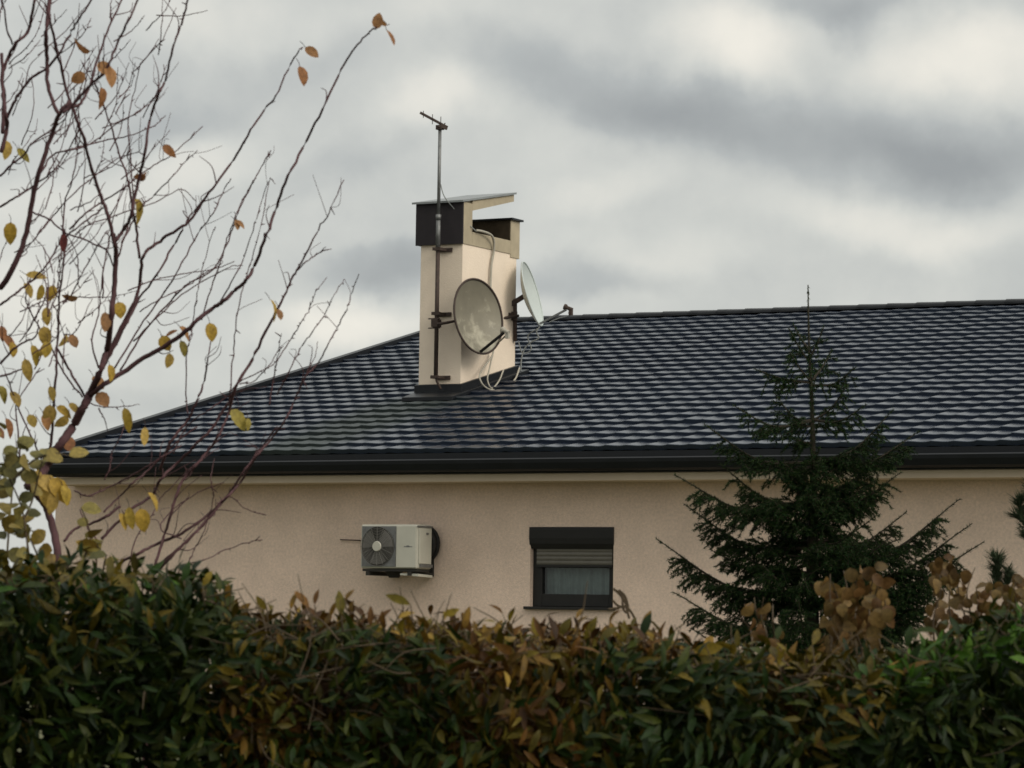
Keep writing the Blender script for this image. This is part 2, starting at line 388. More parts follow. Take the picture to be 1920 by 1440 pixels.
# gutter (half-box with lip), fascia behind, cornice below
zg = aty(960, 862, ye-.06)[2]; zf = aty(960, 886, ye)[2]
mb = MB(); prof = [(-.13, zg+.012), (-.145, zg), (-.14, zg-.035), (-.115, zg-.095), (-.09, zg-.112), (-.02, zg-.112), (0, zg-.09), (0, zg-.01), (-.012, zg-.01), (-.02, zg-.095), (-.085, zg-.098), (-.105, zg-.085), (-.125, zg-.03), (-.118, zg+.006)]
xa, xb = xc-.03, XR+.1; n = len(prof)
mb.add([(xa, ye+y, z) for y, z in prof] + [(xb, ye+y, z) for y, z in prof], [(i, (i+1) % n, (i+1) % n+n, i+n) for i in range(n)] + [tuple(range(n)), tuple(range(2*n-1, n-1, -1))])
mb.build('gutter', M_['dark_metal'], house, smooth=False)
mb = MB(); mb.box((xc+.01, ye+.004, zf-.004), (XR+.09, ye+.03, ze-.015)); mb.build('fascia', M_['dark_metal'], house)
mb = MB(); mb.box((xc+.03, ye+.055, zc), (XR+.05, yw-.003, zf-.006)); mb.build('cornice', M_['cornice'], house, bevel=.008)

# ---- window (frame, roller shutter, glass, curtain, sill)
x0, x1 = wx; z0, z1 = wz; rec = .06
mb = MB(); fw = .075; yf = yw + rec
mb.box((x0+.002, yf, z0), (x0+fw+.03, yf+.06, z1-.20)); mb.box((x1-fw, yf, z0), (x1-.002, yf+.06, z1-.20))
mb.box((x0+fw+.03, yf, z0+.002), (x1-fw, yf+.06, z0+.125)); mb.box((x0+fw+.03, yf, z1-.40), (x1-fw, yf+.05, z1-.20))
win = mb.build('window', M_['frame'], house, bevel=.006, label='small dark framed window with half lowered shutter')
mb = MB()   # rounded shutter box, slightly proud of the wall
bh = .215; pr = [(yw+.12, z1-.002), (yw-.012, z1-.002), (yw-.016, z1-.03), (yw-.016, z1-.11), (yw-.008, z1-.165), (yw+.02, z1-bh), (yw+.12, z1-bh)]; n = len(pr)
mb.add([(x0-.008, y, z) for y, z in pr] + [(x1+.004, y, z) for y, z in pr], [(i, (i+1) % n, (i+1) % n+n, i+n) for i in range(n)] + [tuple(range(n)), tuple(range(2*n-1, n-1, -1))])
mb.build('shutter_box', M_['frame'], win)
mb = MB()
for i in range(4):
    za = z1-.205-i*.042
    V = []
    for x in (x0+.055, x1-.03):
        for q in range(5): V.append((x, yf-.022-.008*sin(pi*q/4), za-.0405*q/4))
    mb.add(V, [(q, q+1, 5+q+1, 5+q) for q in range(4)]); mb.box((x0+.055, yf-.02, za-.041), (x1-.03, yf-.012, za-.001))
mb.build('roller_shutter', M_['slat'], win)
mb = MB(); mb.box((x0+.05, yf-.028, z1-.20-.172-.022), (x1-.028, yf-.008, z1-.20-.172)); mb.build('shutter_bottom_rail', M_['frame'], win)
mb = MB(); mb.add([(x0+fw+.03, yf+.03, z0+.12), (x1-fw, yf+.03, z0+.12), (x1-fw, yf+.03, z1-.38), (x0+fw+.03, yf+.03, z1-.38)], [(0, 1, 2, 3)]); mb.build('pane', M_['glass'], win)
mb = MB(); xx = np.linspace(x0+.07, x1-.05, 120); yy = yf+.13 + .012*np.sin(xx*95) + .008*np.sin(xx*41+1)
mb.add(np.concatenate([np.stack([xx, yy, np.full(120, z0+.06)], 1), np.stack([xx, yy, np.full(120, z1-.2)], 1)]), [(i, i+1, 120+i+1, 120+i) for i in range(119)])
mb.build('curtain', M_['curtain'], win, smooth=True)
mb = MB(); mb.box((x0-.045, yw-.05, z0-.028), (x1+.03, yw+.09, z0-.0)); mb.build('sill', M_['frame'], win, bevel=.004)
mb = MB(); mb.box((x0-.3, yw+.9, z0-.3), (x1+.3, yw+.95, z1+.2)); mb.box((x0-.3, yw+.31, z0-.3), (x0-.25, yw+.9, z1+.2)); mb.box((x1+.25, yw+.31, z0-.3), (x1+.3, yw+.9, z1+.2)); mb.box((x0-.3, yw+.31, z1+.15), (x1+.3, yw+.9, z1+.2)); mb.box((x0-.3, yw+.31, z0-.3), (x1+.3, yw+.9, z0-.25))
mb.build('room_recess', M_['ac_dark'], win)

# ---- chimney
cx, cy, w1, w2, zt = -17.9525, 30.495, .541, 1.245, 4.0975+EYE
rz = lambda y: ze + S*(y-ye)
mb = MB(); mb.box((cx, cy, rz(cy)-.3), (cx+w1, cy+w2, zt+.02))
chim = mb.build('chimney', M_['stucco_chimney'], house, bevel=.006, label='pale rendered chimney with open dark sided cowl')
# collar of dark flashing
mb = MB(); e = .035
def skirt(y, up_): return rz(y)+up_
V = [(cx-e, cy-e, rz(cy-e)-.1), (cx+w1+e, cy-e, rz(cy-e)-.1), (cx+w1+e, cy+w2+e, rz(cy+w2)-.1), (cx-e, cy+w2+e, rz(cy+w2)-.1),
     (cx-e, cy-e, rz(cy)+.135), (cx+w1+e, cy-e, rz(cy)+.135), (cx+w1+e, cy+w2+e, rz(cy+w2)+.135), (cx-e, cy+w2+e, rz(cy+w2)+.135)]
mb.hexa(V)
V = [(cx+.0, cy-.36, rz(cy-.36)+.02), (cx+w1+.10, cy-.36, rz(cy-.36)+.02), (cx+w1+.13, cy+w2+.1, rz(cy+w2+.1)+.02), (cx-.10, cy+w2+.1, rz(cy+w2+.1)+.02)]
V += [(x, y, z+.045) for x, y, z in V]; mb.hexa(V)
mb.build('flashing', M_['dark_metal'], chim, bevel=.004)
# cowl: tall front wall, low rear wall, low side bands, sloping lid
o1 = .05; cz1 = aty(865, 378, cy)[2]; wallt = .19
xa, xb = cx-o1, cx+w1+.012
zb0 = zt - .01
mb = MB(); mb.box((xa, cy-.035, zb0), (xb, cy-.012, cz1)); mb.build('cowl_front_panel', M_['cap_panel'], chim)
mb = MB(); mb.box((xa+.004, cy-.0115, zb0+.002), (xb-.002, cy+wallt, cz1-.002))
yr1 = cy+w2+.03
zlow = zb0+.155; zrear = cz1-.08
mb.box((xb-.04, cy+wallt+.001, zb0+.002), (xb-.002, yr1-wallt-.001, zlow)); mb.box((xa+.004, cy+wallt+.001, zb0+.002), (xa+.044, yr1-wallt-.001, zlow))
mb.box((xa+.004, yr1-wallt, zb0-.035), (xb-.002, yr1+.02, zrear))
mb.build('cowl_frame', M_['cap_beige'], chim, bevel=.004)
mb = MB(); mb.box((xa+.05, yr1-wallt-.012, zb0+.01), (xb-.012, yr1-wallt-.002, zrear-.004)); mb.box((xa+.046, cy+wallt+.002, zb0+.022), (xb-.042, yr1-wallt-.013, zb0+.03)); mb.build('cowl_inner_lining', M_['cap_inner'], chim)
mb = MB(); mb.box((xa-.02, yr1-wallt-.03, zrear), (xb+.03, yr1+.05, zrear+.022)); mb.build('rear_coping', M_['dark_metal'], chim)
# lid rises to the rear
rise = .205; ylid = cy + w2*.92
def lid(ya, yb_, za, zb_, x0_, x1_, t_):
    return [(x0_, ya, za), (x1_, ya, za), (x1_, yb_, zb_), (x0_, yb_, zb_), (x0_, ya, za+t_), (x1_, ya, za+t_), (x1_, yb_, zb_+t_), (x0_, yb_, zb_+t_)]
zl1 = aty(965, 364, ylid)[2]
mb = MB(); sl_ = (zl1 - cz1)/(ylid-cy); mb.hexa(lid(cy-.07, ylid+.02, cz1-.07*sl_+.001, zl1, xa-.035, xb+.02, .022)); mb.build('cowl_lid', M_['cap_sheet'], chim)
for q0, q1 in ((xb-.035, xb-.003), (xa, xa+.032)):
    mb = MB(); mb.hexa([(q0, cy+wallt+.001, cz1-.10+.10*sl_), (q1, cy+wallt+.001, cz1-.10+.10*sl_), (q1, ylid, zl1-.085), (q0, ylid, zl1-.085), (q0, cy+wallt+.001, cz1+wallt*sl_-.002), (q1, cy+wallt+.001, cz1+wallt*sl_-.002), (q1, ylid, zl1-.002), (q0, ylid, zl1-.002)])
    mb.build('lid_side_board', M_['cap_beige'], chim)

# ------------------------------------------------------------------ mast with antenna
ym = cy - .13
pb, ptp = aty(817, 706, ym), aty(825, 240, ym); mxp = (pb[0]+ptp[0])/2
ptp = np.array([mxp, ym, ptp[2]]); pb = np.array([mxp, ym, pb[2]])
mast = empty('antenna_mast', (mxp, ym, pb[2]), 'tall thin steel mast clamped to the front of the chimney, small aerial on top', 'antenna')
mb = MB(); zmid = zt
mb.tube([pb, (mxp, ym, zmid)], .024, 10); mb.build('lower_pole', M_['rust'], mast, smooth=True, label='rusty lower length of the pole')
mb = MB(); mb.tube([(mxp, ym, zmid-.05), (mxp, ym, ptp[2]-1.0)], .026, 10); mb.tube([(mxp, ym, ptp[2]-1.0), ptp], .019, 10); mb.tube([(mxp, ym, ptp[2]-1.03), (mxp, ym, ptp[2]-.97)], .031, 10); mb.build('pole', M_['galv'], mast, smooth=True)
mb = MB(); mb.tube(spline([pb+[0, 0, .01], pb+[.02, -.01, -.05], pb+[.05, .03, -.14]]), .014, 8); mb.build('pole_foot', M_['rust'], mast, smooth=True)
for py in (467, 588, 707):
    z = aty(820, py, ym)[2]; mb = MB()
    mb.bar((mxp-.05, ym-.03, z), (mxp+.05, ym-.03, z), .012, .035); mb.bar((mxp-.045, ym-.03, z), (mxp-.045, cy-.001, z), .012, .03); mb.bar((mxp+.045, ym-.03, z), (mxp+.045, cy-.001, z), .012, .03)
    mb.bar((mxp-.06, cy-.012, z-.0), (mxp+.115, cy-.012, z), .02, .045)
    mb.build('wall_bracket', M_['rust'], mast)
# small aerial: slanted boom, reflector and short elements
mb = MB(); A, B = aty(797, 214, ym-.1), aty(834, 240, ym+.12)
A = np.array([mxp-.19, ym-.12, aty(797, 214, ym)[2]]); B = np.array([mxp+.07, ym+.05, aty(832, 238, ym)[2]])
mb.bar(A, B, .026, .026)
for q, ln_ in ((.12, .05), (.45, .07), (.75, .10)):
    c_ = A + (B-A)*q; mb.bar(c_-[ln_*.35, -ln_, .0], c_+[ln_*.35, -ln_, .0], .007, .007)
    mb.bar(c_-[0, 0, ln_*.8], c_+[0, 0, ln_*.8], .006, .006, (1, 0, 0))
mb.build('aerial', M_['rust'], mast)
mb = MB(); mb.box(tuple(ptp+[-.035, -.035, -.02]), tuple(ptp+[.035, .035, .03])); mb.bar(ptp+[-.0, -.04, .02], ptp+[.075, .03, -.01], .03, .025)
for a_ in (0, 1.2, 2.4): mb.bar(ptp+[.03, 0, 0], ptp+[.03+.05*cos(a_), .03, .05*sin(a_)+.01], .01, .01)
mb.build('aerial_clamp', M_['rust'], mast)

# ------------------------------------------------------------------ satellite dishes
vr = np.array([_c, _s, 0]); vt = -np.array([-_s, _c, 0]); vz = np.array([0, 0, 1.0])   # right, towards the eye, up
def dish(C0, n, rad, mdish, mrim, label, feed, behind, thick=.02, name='satellite_dish'):
    n = n/np.linalg.norm(n); a = np.cross(vz, n); a /= np.linalg.norm(a); b = np.cross(n, a)
    root = empty(name, C0, label, 'satellite dish')
    NR_, NS = 9, 48; V = []; Fc = []
    for side in (0, 1):
        for i in range(NR_+1):
            r = i/NR_; z = .11*rad/.43*(r*r-1) - side*.006
            for j in range(NS):
                q = 2*pi*j/NS; V.append(C0 + a*rad*.95*r*cos(q) + b*rad*r*sin(q)*1.04 + n*z)
    o = (NR_+1)*NS
    for s_ in (0, 1):
        for i in range(NR_):
            for j in range(NS):
                f_ = (s_*o+i*NS+j, s_*o+(i+1)*NS+j, s_*o+(i+1)*NS+(j+1) % NS, s_*o+i*NS+(j+1) % NS); Fc.append(f_ if s_ == 0 else f_[::-1])
    mb = MB(); mb.add(V, Fc); mb.build('reflector', mdish, root, smooth=True)
    mb = MB(); q = np.linspace(0, 2*pi, 61)
    mb.tube([C0 + a*rad*.95*cos(t_) + b*rad*1.04*sin(t_) for t_ in q], thick*.45, 6, close=False); mb.build('rim', mrim, root, smooth=True)
    bot = C0 - b*rad*1.04
    mb = MB(); mb.bar(bot - n*.02 + b*.02, feed - (feed-bot)*.08, .028, .022, b); arm = mb.build('feed_arm', behind['arm'], root)
    t_ = (C0 - feed); t_ /= np.linalg.norm(t_)
    mb = MB(); mb.tube([feed-t_*.05, feed+t_*.02, feed+t_*.03, feed+t_*.055], [.022, .022, .034, .034], 12); mb.bar(feed-t_*.03, feed-t_*.03-vz*.07, .035, .04, (1, 0, 0)); mb.build('feed_horn', behind['lnb'], root, smooth=False)
    return root, a, b, n
n1v = vr*.72 + vt*.67 + vz*.13
C1 = at(897, 593, 34.2*0+ (-_s*cx + _c*cy) - .32)
Yd = -_s*cx + _c*cy
feed1 = at(948, 621, Yd-.32-.30)
root1, a1, b1, nn1 = dish(C1, n1v, .405, M_['dish_old'], M_['rust'], 'weathered beige satellite dish in front of the chimney, on an arm from the mast', feed1, dict(arm=M_['rubber'], lnb=M_['cable']), .028)
mb = MB(); zc1 = aty(820, 607, ym)[2]
mb.tube(spline([(mxp, ym-.01, zc1), (mxp+.10, ym-.05, zc1-.005), tuple(C1-nn1*.20-vr*.03), tuple(C1-nn1*.11)]), .016, 8)
mb.build('mounting_arm', M_['rust'], root1, smooth=True)
mb = MB(); mb.box((mxp-.045, ym-.05, zc1-.04), (mxp+.04, ym+.04, zc1+.05)); mb.bar((mxp-.09, ym-.03, zc1+.055), (mxp+.06, ym-.03, zc1+.055), .014); mb.bar((mxp-.09, ym-.03, zc1-.05), (mxp+.06, ym-.03, zc1-.05), .014)
mb.build('clamp', M_['rust'], root1, bevel=.004)

# second dish on the rear right corner of the chimney
Pc = np.array([cx+w1, cy+w2*.97, 0]); Y2 = -_s*Pc[0]+_c*Pc[1]
n2v = vr*.94 + vt*.22 + vz*.27
C2 = at(998, 551, Y2-.05)
feed2 = at(1066, 578, Y2-.18)
root2, a2, b2, nn2 = dish(C2, n2v, .365, M_['dish_white'], M_['dish_white'], 'clean white satellite dish seen almost edge on, at the rear corner of the chimney', feed2, dict(arm=M_['galv'], lnb=M_['rust']), .02)
pt_, pb_ = at(966, 566, Y2-.03), at(966, 640, Y2-.03)
mb = MB(); mb.tube([pb_, pt_+vz*.03], .022, 10); mb.build('stub_pole', M_['rust'], root2, smooth=True)
mb = MB(); bk = at(962, 593, Y2-.03)
mb.bar(at(966, 571, Y2-.03)-vr*.05, C2-nn2*.10-vz*.0, .05, .055); mb.bar(bk-vr*.02, bk+vr*.05, .07, .10)
mb.tube([at(972, 592, Y2-.05), at(940, 597, Y2-.22)], .017, 8)
mb.build('mounting_bracket', M_['rust'], root2)
mb = MB(); a_ = at(966, 592, Y2-.03); mb.bar(a_, np.array([cx+w1-.0, cy+w2*.86, a_[2]]), .03, .05); mb.build('wall_bracket', M_['rust'], root2)

# ------------------------------------------------------------------ cables on the chimney
xs_ = cx + w1 + .02
def onside(px, py, off=.03):
    d = ray(px, py); k_ = (cx+w1+off)/d[0]; return np.array([cx+w1+off, d[1]*k_, d[2]*k_+EYE])
def cable(pts, r, mt, label):
    mb = MB(); mb.tube(spline(pts, 8), r, 7); return tag(mb.build('cable', mt, smooth=True), label, 'cable')
cable([onside(893, 432, .03), onside(905, 434, .05), onside(921, 441, .07), onside(926, 455, .05), onside(925, 475), onside(921, 500), onside(919, 545)], .014, M_['cable'], 'thick pale cable coming out of the chimney cowl and down its side')
cable([at(826, 345, Yd-.2), at(833, 368, Yd-.24), at(852, 392, Yd-.24), at(872, 414, Yd-.16), onside(893, 434, .06)], .006, M_['cable_grey'], 'thin grey cable slanting from the mast across the dark cowl panel')
cable([feed1-vz*.05, onside(928, 650, .12), onside(922, 668, .08), onside(905, 692, .10), onside(899, 706, .15), onside(906, 722, .20), onside(922, 731, .22), onside(945, 726, .20), onside(965, 712, .17), onside(974, 690, .12)], .010, M_['cable'], 'loose pale cable looping from the beige dish below the chimney side')
cable([onside(925, 660, .06), onside(918, 690, .10), onside(914, 712, .16), onside(922, 728, .20), onside(935, 715, .18), onside(944, 694, .08)], .009, M_['cable'], 'short pale cable loop hanging against the lower chimney side')
cable([at(1012, 612, Y2-.1), at(1006, 622, Y2-.1), at(1010, 634, Y2-.08), at(997, 641, Y2-.05), at(985, 652, Y2-.02), at(978, 672, Y2), at(976, 705, Y2)], .008, M_['cable_grey'], 'grey cable hanging below the white dish onto the roof')
cable([at(1008, 616, Y2-.1), at(990, 630, Y2-.05), at(996, 655, Y2-.02), at(980, 662, Y2), at(972, 640, Y2-.02)], .007, M_['cable_grey'], 'tangled grey cable loop between the white dish and the chimney corner')
cable([feed2-vz*.05, at(1067, 592, Y2-.16), at(1050, 596, Y2-.15), at(1030, 604, Y2-.13)], .006, M_['cable_grey'], 'short thin cable under the feed horn of the white dish')

# ------------------------------------------------------------------ air conditioner
dep = .30; gap = .16; yfA = yw - gap - dep
A0 = aty(677, 985, yfA); A1 = aty(781, 1066, yfA); ax0, ax1 = A0[0], A1[0]; az0, az1 = aty(730, 1066, yfA)[2], aty(730, 983, yfA)[2]
ac = empty('air_conditioner', ((ax0+ax1)/2, yfA+dep/2, az0), 'off white outdoor air conditioning unit hung on the peach wall', 'air conditioner')
mb = MB(); mb.box((ax0, yfA, az0), (ax1, yfA+dep, az1)); cas = mb.build('casing', M_['ac_white'], ac, bevel=.018)
fx1 = aty(743, 1000, yfA)[0]
mb = MB(); mb.box((ax0+.02, yfA-.008, az0+.02), (fx1, yfA-.002, az1-.02)); mb.build('grille_backing', M_['galv'], cas)
fc = np.array([(ax0+fx1)/2, yfA-.010, (az0+az1)/2]); R = min(fx1-ax0-.02, az1-az0-.04)/2*1.0
R = (az1-az0-.05)/2
mb = MB(); q = np.arange(40)*2*pi/40
Rx = (fx1-ax0-.03)/2
mb.add([fc+[Rx*cos(t_), 0, R*sin(t_)] for t_ in q], [tuple(range(40))]); mb.build('fan_opening', M_['ac_dark'], cas)
mb = MB(); V = [fc+[0, -.004, 0]]
for i in range(72):
    a0_ = 2*pi*i/72; on = (i % 24) < 14; V.append(fc+[Rx*(.92 if on else .3)*cos(a0_), -.003 - .003*((i % 24)/24), R*(.92 if on else .3)*sin(a0_)])
mb.add(V, [(0, 1+i, 1+(i+1) % 72) for i in range(72)])
mb.build('fan', M_['ac_grille'], cas)
mb = MB()
for rr in np.linspace(.2, 1, 11): mb.tube([fc+[Rx*rr*cos(t_), -.016, R*rr*sin(t_)] for t_ in np.linspace(0, 2*pi, 33)], .0022, 4, close=False)
for t_ in np.arange(16)*2*pi/16: mb.bar(fc+[.05*cos(t_), -.018, .05*sin(t_)], fc+[Rx*cos(t_), -.018, R*sin(t_)], .004, .003, (0, 1, 0))
mb.build('fan_grille', M_['ac_grille'], cas)
mb = MB(); mb.tube([fc+[0, -.018, 0], fc+[0, -.030, 0]], [.052, .046], 24); mb.build('fan_hub', M_['ac_white'], cas)
mb = MB(); mb.box((fx1+.006, yfA-.006, az0+.012), (ax1-.012, yfA-.001, az1-.018)); mb.build('front_panel', M_['ac_white'], cas, bevel=.003)
xm = (fx1+ax1)/2+.02
mb = MB(); mb.box((xm-.045, yfA-.0075, (az0+az1)/2-.006), (xm+.05, yfA-.0065, (az0+az1)/2+.002)); mb.box((xm-.015, yfA-.009, (az0+az1)/2-.004), (xm+.018, yfA-.008, (az0+az1)/2+.010)); mb.build('badge', M_['galv'], cas)
mb = MB(); mb.box((ax1+.001, yfA+.03, az0+.05), (ax1+.012, yfA+dep-.03, az1-.04)); mb.build('service_cover', M_['ac_white'], cas, bevel=.004)
for nm_, a_, b_ in (('side_handle', (ax1+.002, yfA+.0, az1-.03), (ax1+.008, yfA+dep, az1-.012)), ('cover_screw', (ax1+.013, yfA+.16, az1-.10), (ax1+.018, yfA+.20, az1-.08)), ('lower_trim', (ax1+.002, yfA+.05, az0+.015), (ax1+.016, yfA+dep-.01, az0+.045))):
    mb = MB(); mb.box(a_, b_); mb.build(nm_, M_['galv'], cas)
mb = MB(); mb.box((ax0+.02, yfA+.01, az0-.028), (ax1-.02, yfA+dep-.01, az0-.004)); mb.build('drain_tray', M_['ac_dark'], ac)
for xb_ in (ax0+.07, ax1-.10):
    mb = MB(); mb.box((xb_, yfA-.01, az0-.07), (xb_+.035, yw-.002, az0-.03)); mb.box((xb_, yw-.035, az0-.03), (xb_+.035, yw-.001, az0+.15)); mb.build('support_bracket', M_['ac_dark'], ac)
mb = MB(); mb.hexa([(ax1-.20, yfA+.02, az0-.065), (ax1+.01, yfA+.02, az0-.075), (ax1+.01, yfA+dep, az0-.085), (ax1-.20, yfA+dep, az0-.075), (ax1-.20, yfA+.02, az0-.045), (ax1+.01, yfA+.02, az0-.05), (ax1+.01, yfA+dep, az0-.06), (ax1-.20, yfA+dep, az0-.05)]); mb.build('drip_plate', M_['ac_white'], ac)
mb = MB(); mb.tube([(fc[0]+.1, yfA+.15, az0-.03), (fc[0]+.1, yfA+.15, az0-.09)], [.09, .05], 14); mb.build('drain_pan', M_['ac_dark'], ac)
# coil of insulated pipe behind the right end
cc = aty(797, 1020, yw-.06); cr_ = .155
mb = MB()
for k_, (rr, yy_) in enumerate(((1, 0), (.86, -.03), (.95, -.07), (.75, .02))):
    mb.tube([cc + [cr_*rr*cos(t_), yy_-.01, cr_*rr*1.1*sin(t_)] for t_ in np.linspace(0, 2*pi, 33)], .024, 8, close=False)
mb.tube([cc+[cr_*.2, -.02, -cr_], cc+[-.1, -.05, -cr_*1.1]], .022, 8)
mb.tube([cc+[cr_*.6, .0, cr_*.75], cc+[.0, .02, cr_*.9], cc+[-.12, .03, cr_*.5]], .022, 8)
mb.build('pipe_coil', M_['rubber'], ac, smooth=True)
# thin metal rod sticking out of the wall beside the unit
P0, P1 = aty(638, 1012, yw-.03), aty(673, 1013, yw-.03)
mb = MB(); mb.tube([P0, P1], .006, 6); mb.tube([P1, P1+[0, .035, 0]], .006, 6); mb.tube([P0+[.02, 0, 0], P0+[.02, .035, 0]], .005, 6)
tag(mb.build('wall_rod', M_['rust'], smooth=True), 'thin dark metal rod on the wall just left of the air conditioning unit', 'rod')

# ------------------------------------------------------------------ leaves
def leaf_template(shape='lance', fold=.18, curl=.25):
    T = np.array([0, .14, .38, .66, .87, 1.0])
    W_ = {'lance': [0, .10, .20, .19, .09, 0], 'oval': [0, .24, .36, .33, .18, 0], 'heart': [0.0, .42, .50, .38, .18, 0]}[shape]
    V = []; 
    for t_, w_ in zip(T, W_): V.append((t_, 0, -curl*t_*t_ + .1*t_))
    for s_ in (-1, 1):
        for t_, w_ in list(zip(T, W_))[1:-1]: V.append((t_ - (.10 if shape == 'heart' and t_ < .2 else 0), s_*w_, -curl*t_*t_ + .1*t_ + fold*w_))
    Fc = []
    for k_, o in ((0, 6), (1, 10)):
        f_ = [(0, 1, o)] + [(i, i+1, o+i, o+i-1) for i in (1, 2, 3)] + [(4, 5, o+3)]
        Fc += [x[::-1] if k_ == 0 else x for x in f_]
    return np.array(V), Fc
def leaves(mb, pos, dirs, nrm_, size, cols, shape='lance', fold=.18, curl=.25, wid=1.0):
    """many leaves at once; dirs = where the tip points, nrm_ = rough upper side"""
    n = len(pos)
    if n == 0: return
    Tv, Fc = leaf_template(shape, fold, 1.0); k_ = len(Tv)
    d = dirs/np.linalg.norm(dirs, axis=1, keepdims=True)
    s_ = np.cross(nrm_, d); s_ /= (np.linalg.norm(s_, axis=1, keepdims=True)+1e-9); up_ = np.cross(d, s_)
    cu = curl*rng.uniform(.2, 1.8, n)
    zz = np.outer(np.ones(n), Tv[:, 2] + Tv[:, 0]**2 - .1*Tv[:, 0]) + (-cu[:, None]*Tv[None, :, 0]**2 + .1*Tv[None, :, 0])
    wd = wid*rng.uniform(.8, 1.2, n)
    V = pos[:, None, :] + size[:, None, None]*(Tv[None, :, 0, None]*d[:, None, :] + (Tv[None, :, 1]*wd[:, None])[:, :, None]*s_[:, None, :] + zz[:, :, None]*up_[:, None, :])
    V = V.reshape(-1, 3); mb.V.append(V); mb.C.append(np.repeat(cols, k_, axis=0))
    base = mb.n + np.arange(n)*k_
    F4 = np.array([f for f in Fc if len(f) == 4]); F3 = np.array([f for f in Fc if len(f) == 3])
    mb.Fc.extend(map(tuple, (base[:, None, None] + F4[None]).reshape(-1, 4).tolist())); mb.Fc.extend(map(tuple, (base[:, None, None] + F3[None]).reshape(-1, 3).tolist())); mb.n += len(V)
def unit(v): return v/(np.linalg.norm(v, axis=-1, keepdims=True)+1e-9)
def vnoise(P, sc, seed):
    """cheap smooth 3-D value noise, 0..1"""
    r_ = np.random.default_rng(seed); tab = r_.random(4096); Q = P*sc; I = np.floor(Q).astype(int); f_ = Q-I; f_ = f_*f_*(3-2*f_); o = 0
    for dx in (0, 1):
        for dy in (0, 1):
            for dz in (0, 1):
                h = ((I[:, 0]+dx)*73856093 ^ (I[:, 1]+dy)*19349663 ^ (I[:, 2]+dz)*83492791) & 4095
                o = o + tab[h]*(f_[:, 0] if dx else 1-f_[:, 0])*(f_[:, 1] if dy else 1-f_[:, 1])*(f_[:, 2] if dz else 1-f_[:, 2])
    return o
GREEN = np.array([(.009, .021, .002), (.006, .014, .0015), (.015, .024, .002), (.030, .037, .004)])
LIME = np.array([(.034, .085, .006), (.050, .10, .010), (.026, .062, .005)])
OCHRE_SUNLIT = np.array([(.16, .092, .012), (.12, .066, .010), (.19, .12, .02), (.10, .072, .008)])  # ochre leaves of the hedge top, sunlight put into the colour
OLIVE = np.array([(.060, .046, .004), (.044, .034, .004), (.085, .060, .006)])
BROWN = np.array([(.060, .026, .005), (.038, .017, .005), (.085, .038, .006), (.10, .055, .008)])
YEL = np.array([(.33, .21, .035), (.28, .19, .03), (.36, .24, .06), (.24, .19, .04)])
ORG = np.array([(.26, .115, .045), (.22, .095, .04), (.30, .15, .06)])
def pick(pal, n): return pal[rng.integers(0, len(pal), n)] * rng.uniform(.75, 1.25, (n, 1))

# ------------------------------------------------------------------ hedge
HY = 7.3
prof_px = np.array([(-900, 1030), (-300, 1060), (0, 1085), (100, 1075), (200, 1085), (330, 1085), (410, 1105), (450, 1165), (520, 1175), (600, 1172), (700, 1182), (800, 1192), (880, 1185), (1000, 1190), (1060, 1195), (1200, 1208), (1260, 1222), (1400, 1232), (1500, 1245), (1650, 1238), (1760, 1220), (1830, 1190), (1920, 1155), (2200, 1130), (2900, 1150)], float)
def top_at(X, Y):
    px = 960 + X/Y*F; return EYE + (hor(px)-np.interp(px, prof_px[:, 0], prof_px[:, 1]))/F*Y
hb = MB(); sb = MB()
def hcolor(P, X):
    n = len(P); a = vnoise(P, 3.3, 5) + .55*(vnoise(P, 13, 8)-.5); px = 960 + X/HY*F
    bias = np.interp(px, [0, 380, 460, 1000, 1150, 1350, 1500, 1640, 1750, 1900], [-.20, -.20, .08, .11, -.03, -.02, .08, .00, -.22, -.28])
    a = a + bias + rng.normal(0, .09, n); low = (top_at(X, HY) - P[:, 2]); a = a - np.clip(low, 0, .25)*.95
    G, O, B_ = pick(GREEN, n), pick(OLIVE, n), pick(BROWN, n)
    n_top = np.clip(1-low/.10, 0, 1); B_ = np.where((rng.random(n) < .55*n_top)[:, None], pick(OCHRE_SUNLIT, n), B_)  # lit look of the top edge painted in with brighter ochre leaves
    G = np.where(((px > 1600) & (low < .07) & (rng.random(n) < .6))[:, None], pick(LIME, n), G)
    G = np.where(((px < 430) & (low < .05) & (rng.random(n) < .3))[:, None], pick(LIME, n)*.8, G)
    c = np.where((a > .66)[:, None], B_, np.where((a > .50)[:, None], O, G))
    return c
def hedge_leaves(n, depth0, depth1, zlo, zhi_mode, X0, X1, size=(.038, .068)):
    X = rng.uniform(X0, X1, n); Yd_ = rng.uniform(depth0, depth1, n)
    tp = top_at(X, Yd_) + .05*(vnoise(np.stack([X, Yd_, X*0], 1), 5, 3)-.5) - .02
    Z = zlo + (tp-zlo)*rng.random(n)**(.75 if zhi_mode else 1)
    Yd_ = Yd_ + .16*(vnoise(np.stack([X, Z, X*0], 1), 3.5, 9)-.5)
    P = np.stack([_c*X - _s*Yd_, _s*X + _c*Yd_, Z], 1)
    # tips: outwards to the viewer side near the front, upwards near the top
    fr_ = np.clip((tp-Z)/.12, 0, 1)[:, None]
    cl_ = np.stack([vnoise(P, 11, 31+q)-.5 for q in range(3)], 1)*3.2
    d = unit(rng.normal(0, .6, (n, 3)) + cl_ + fr_*(vt*.55 + vz*-.25)[None] + (1-fr_)*(vz*.55)[None] )
    nr = unit(rng.normal(0, .6, (n, 3)) + vz[None]*(.75-.55*fr_) + vt[None]*.5)
    leaves(hb, P, d, nr, rng.uniform(*size, n), hcolor(P, X), 'lance', .25, .45, .68)
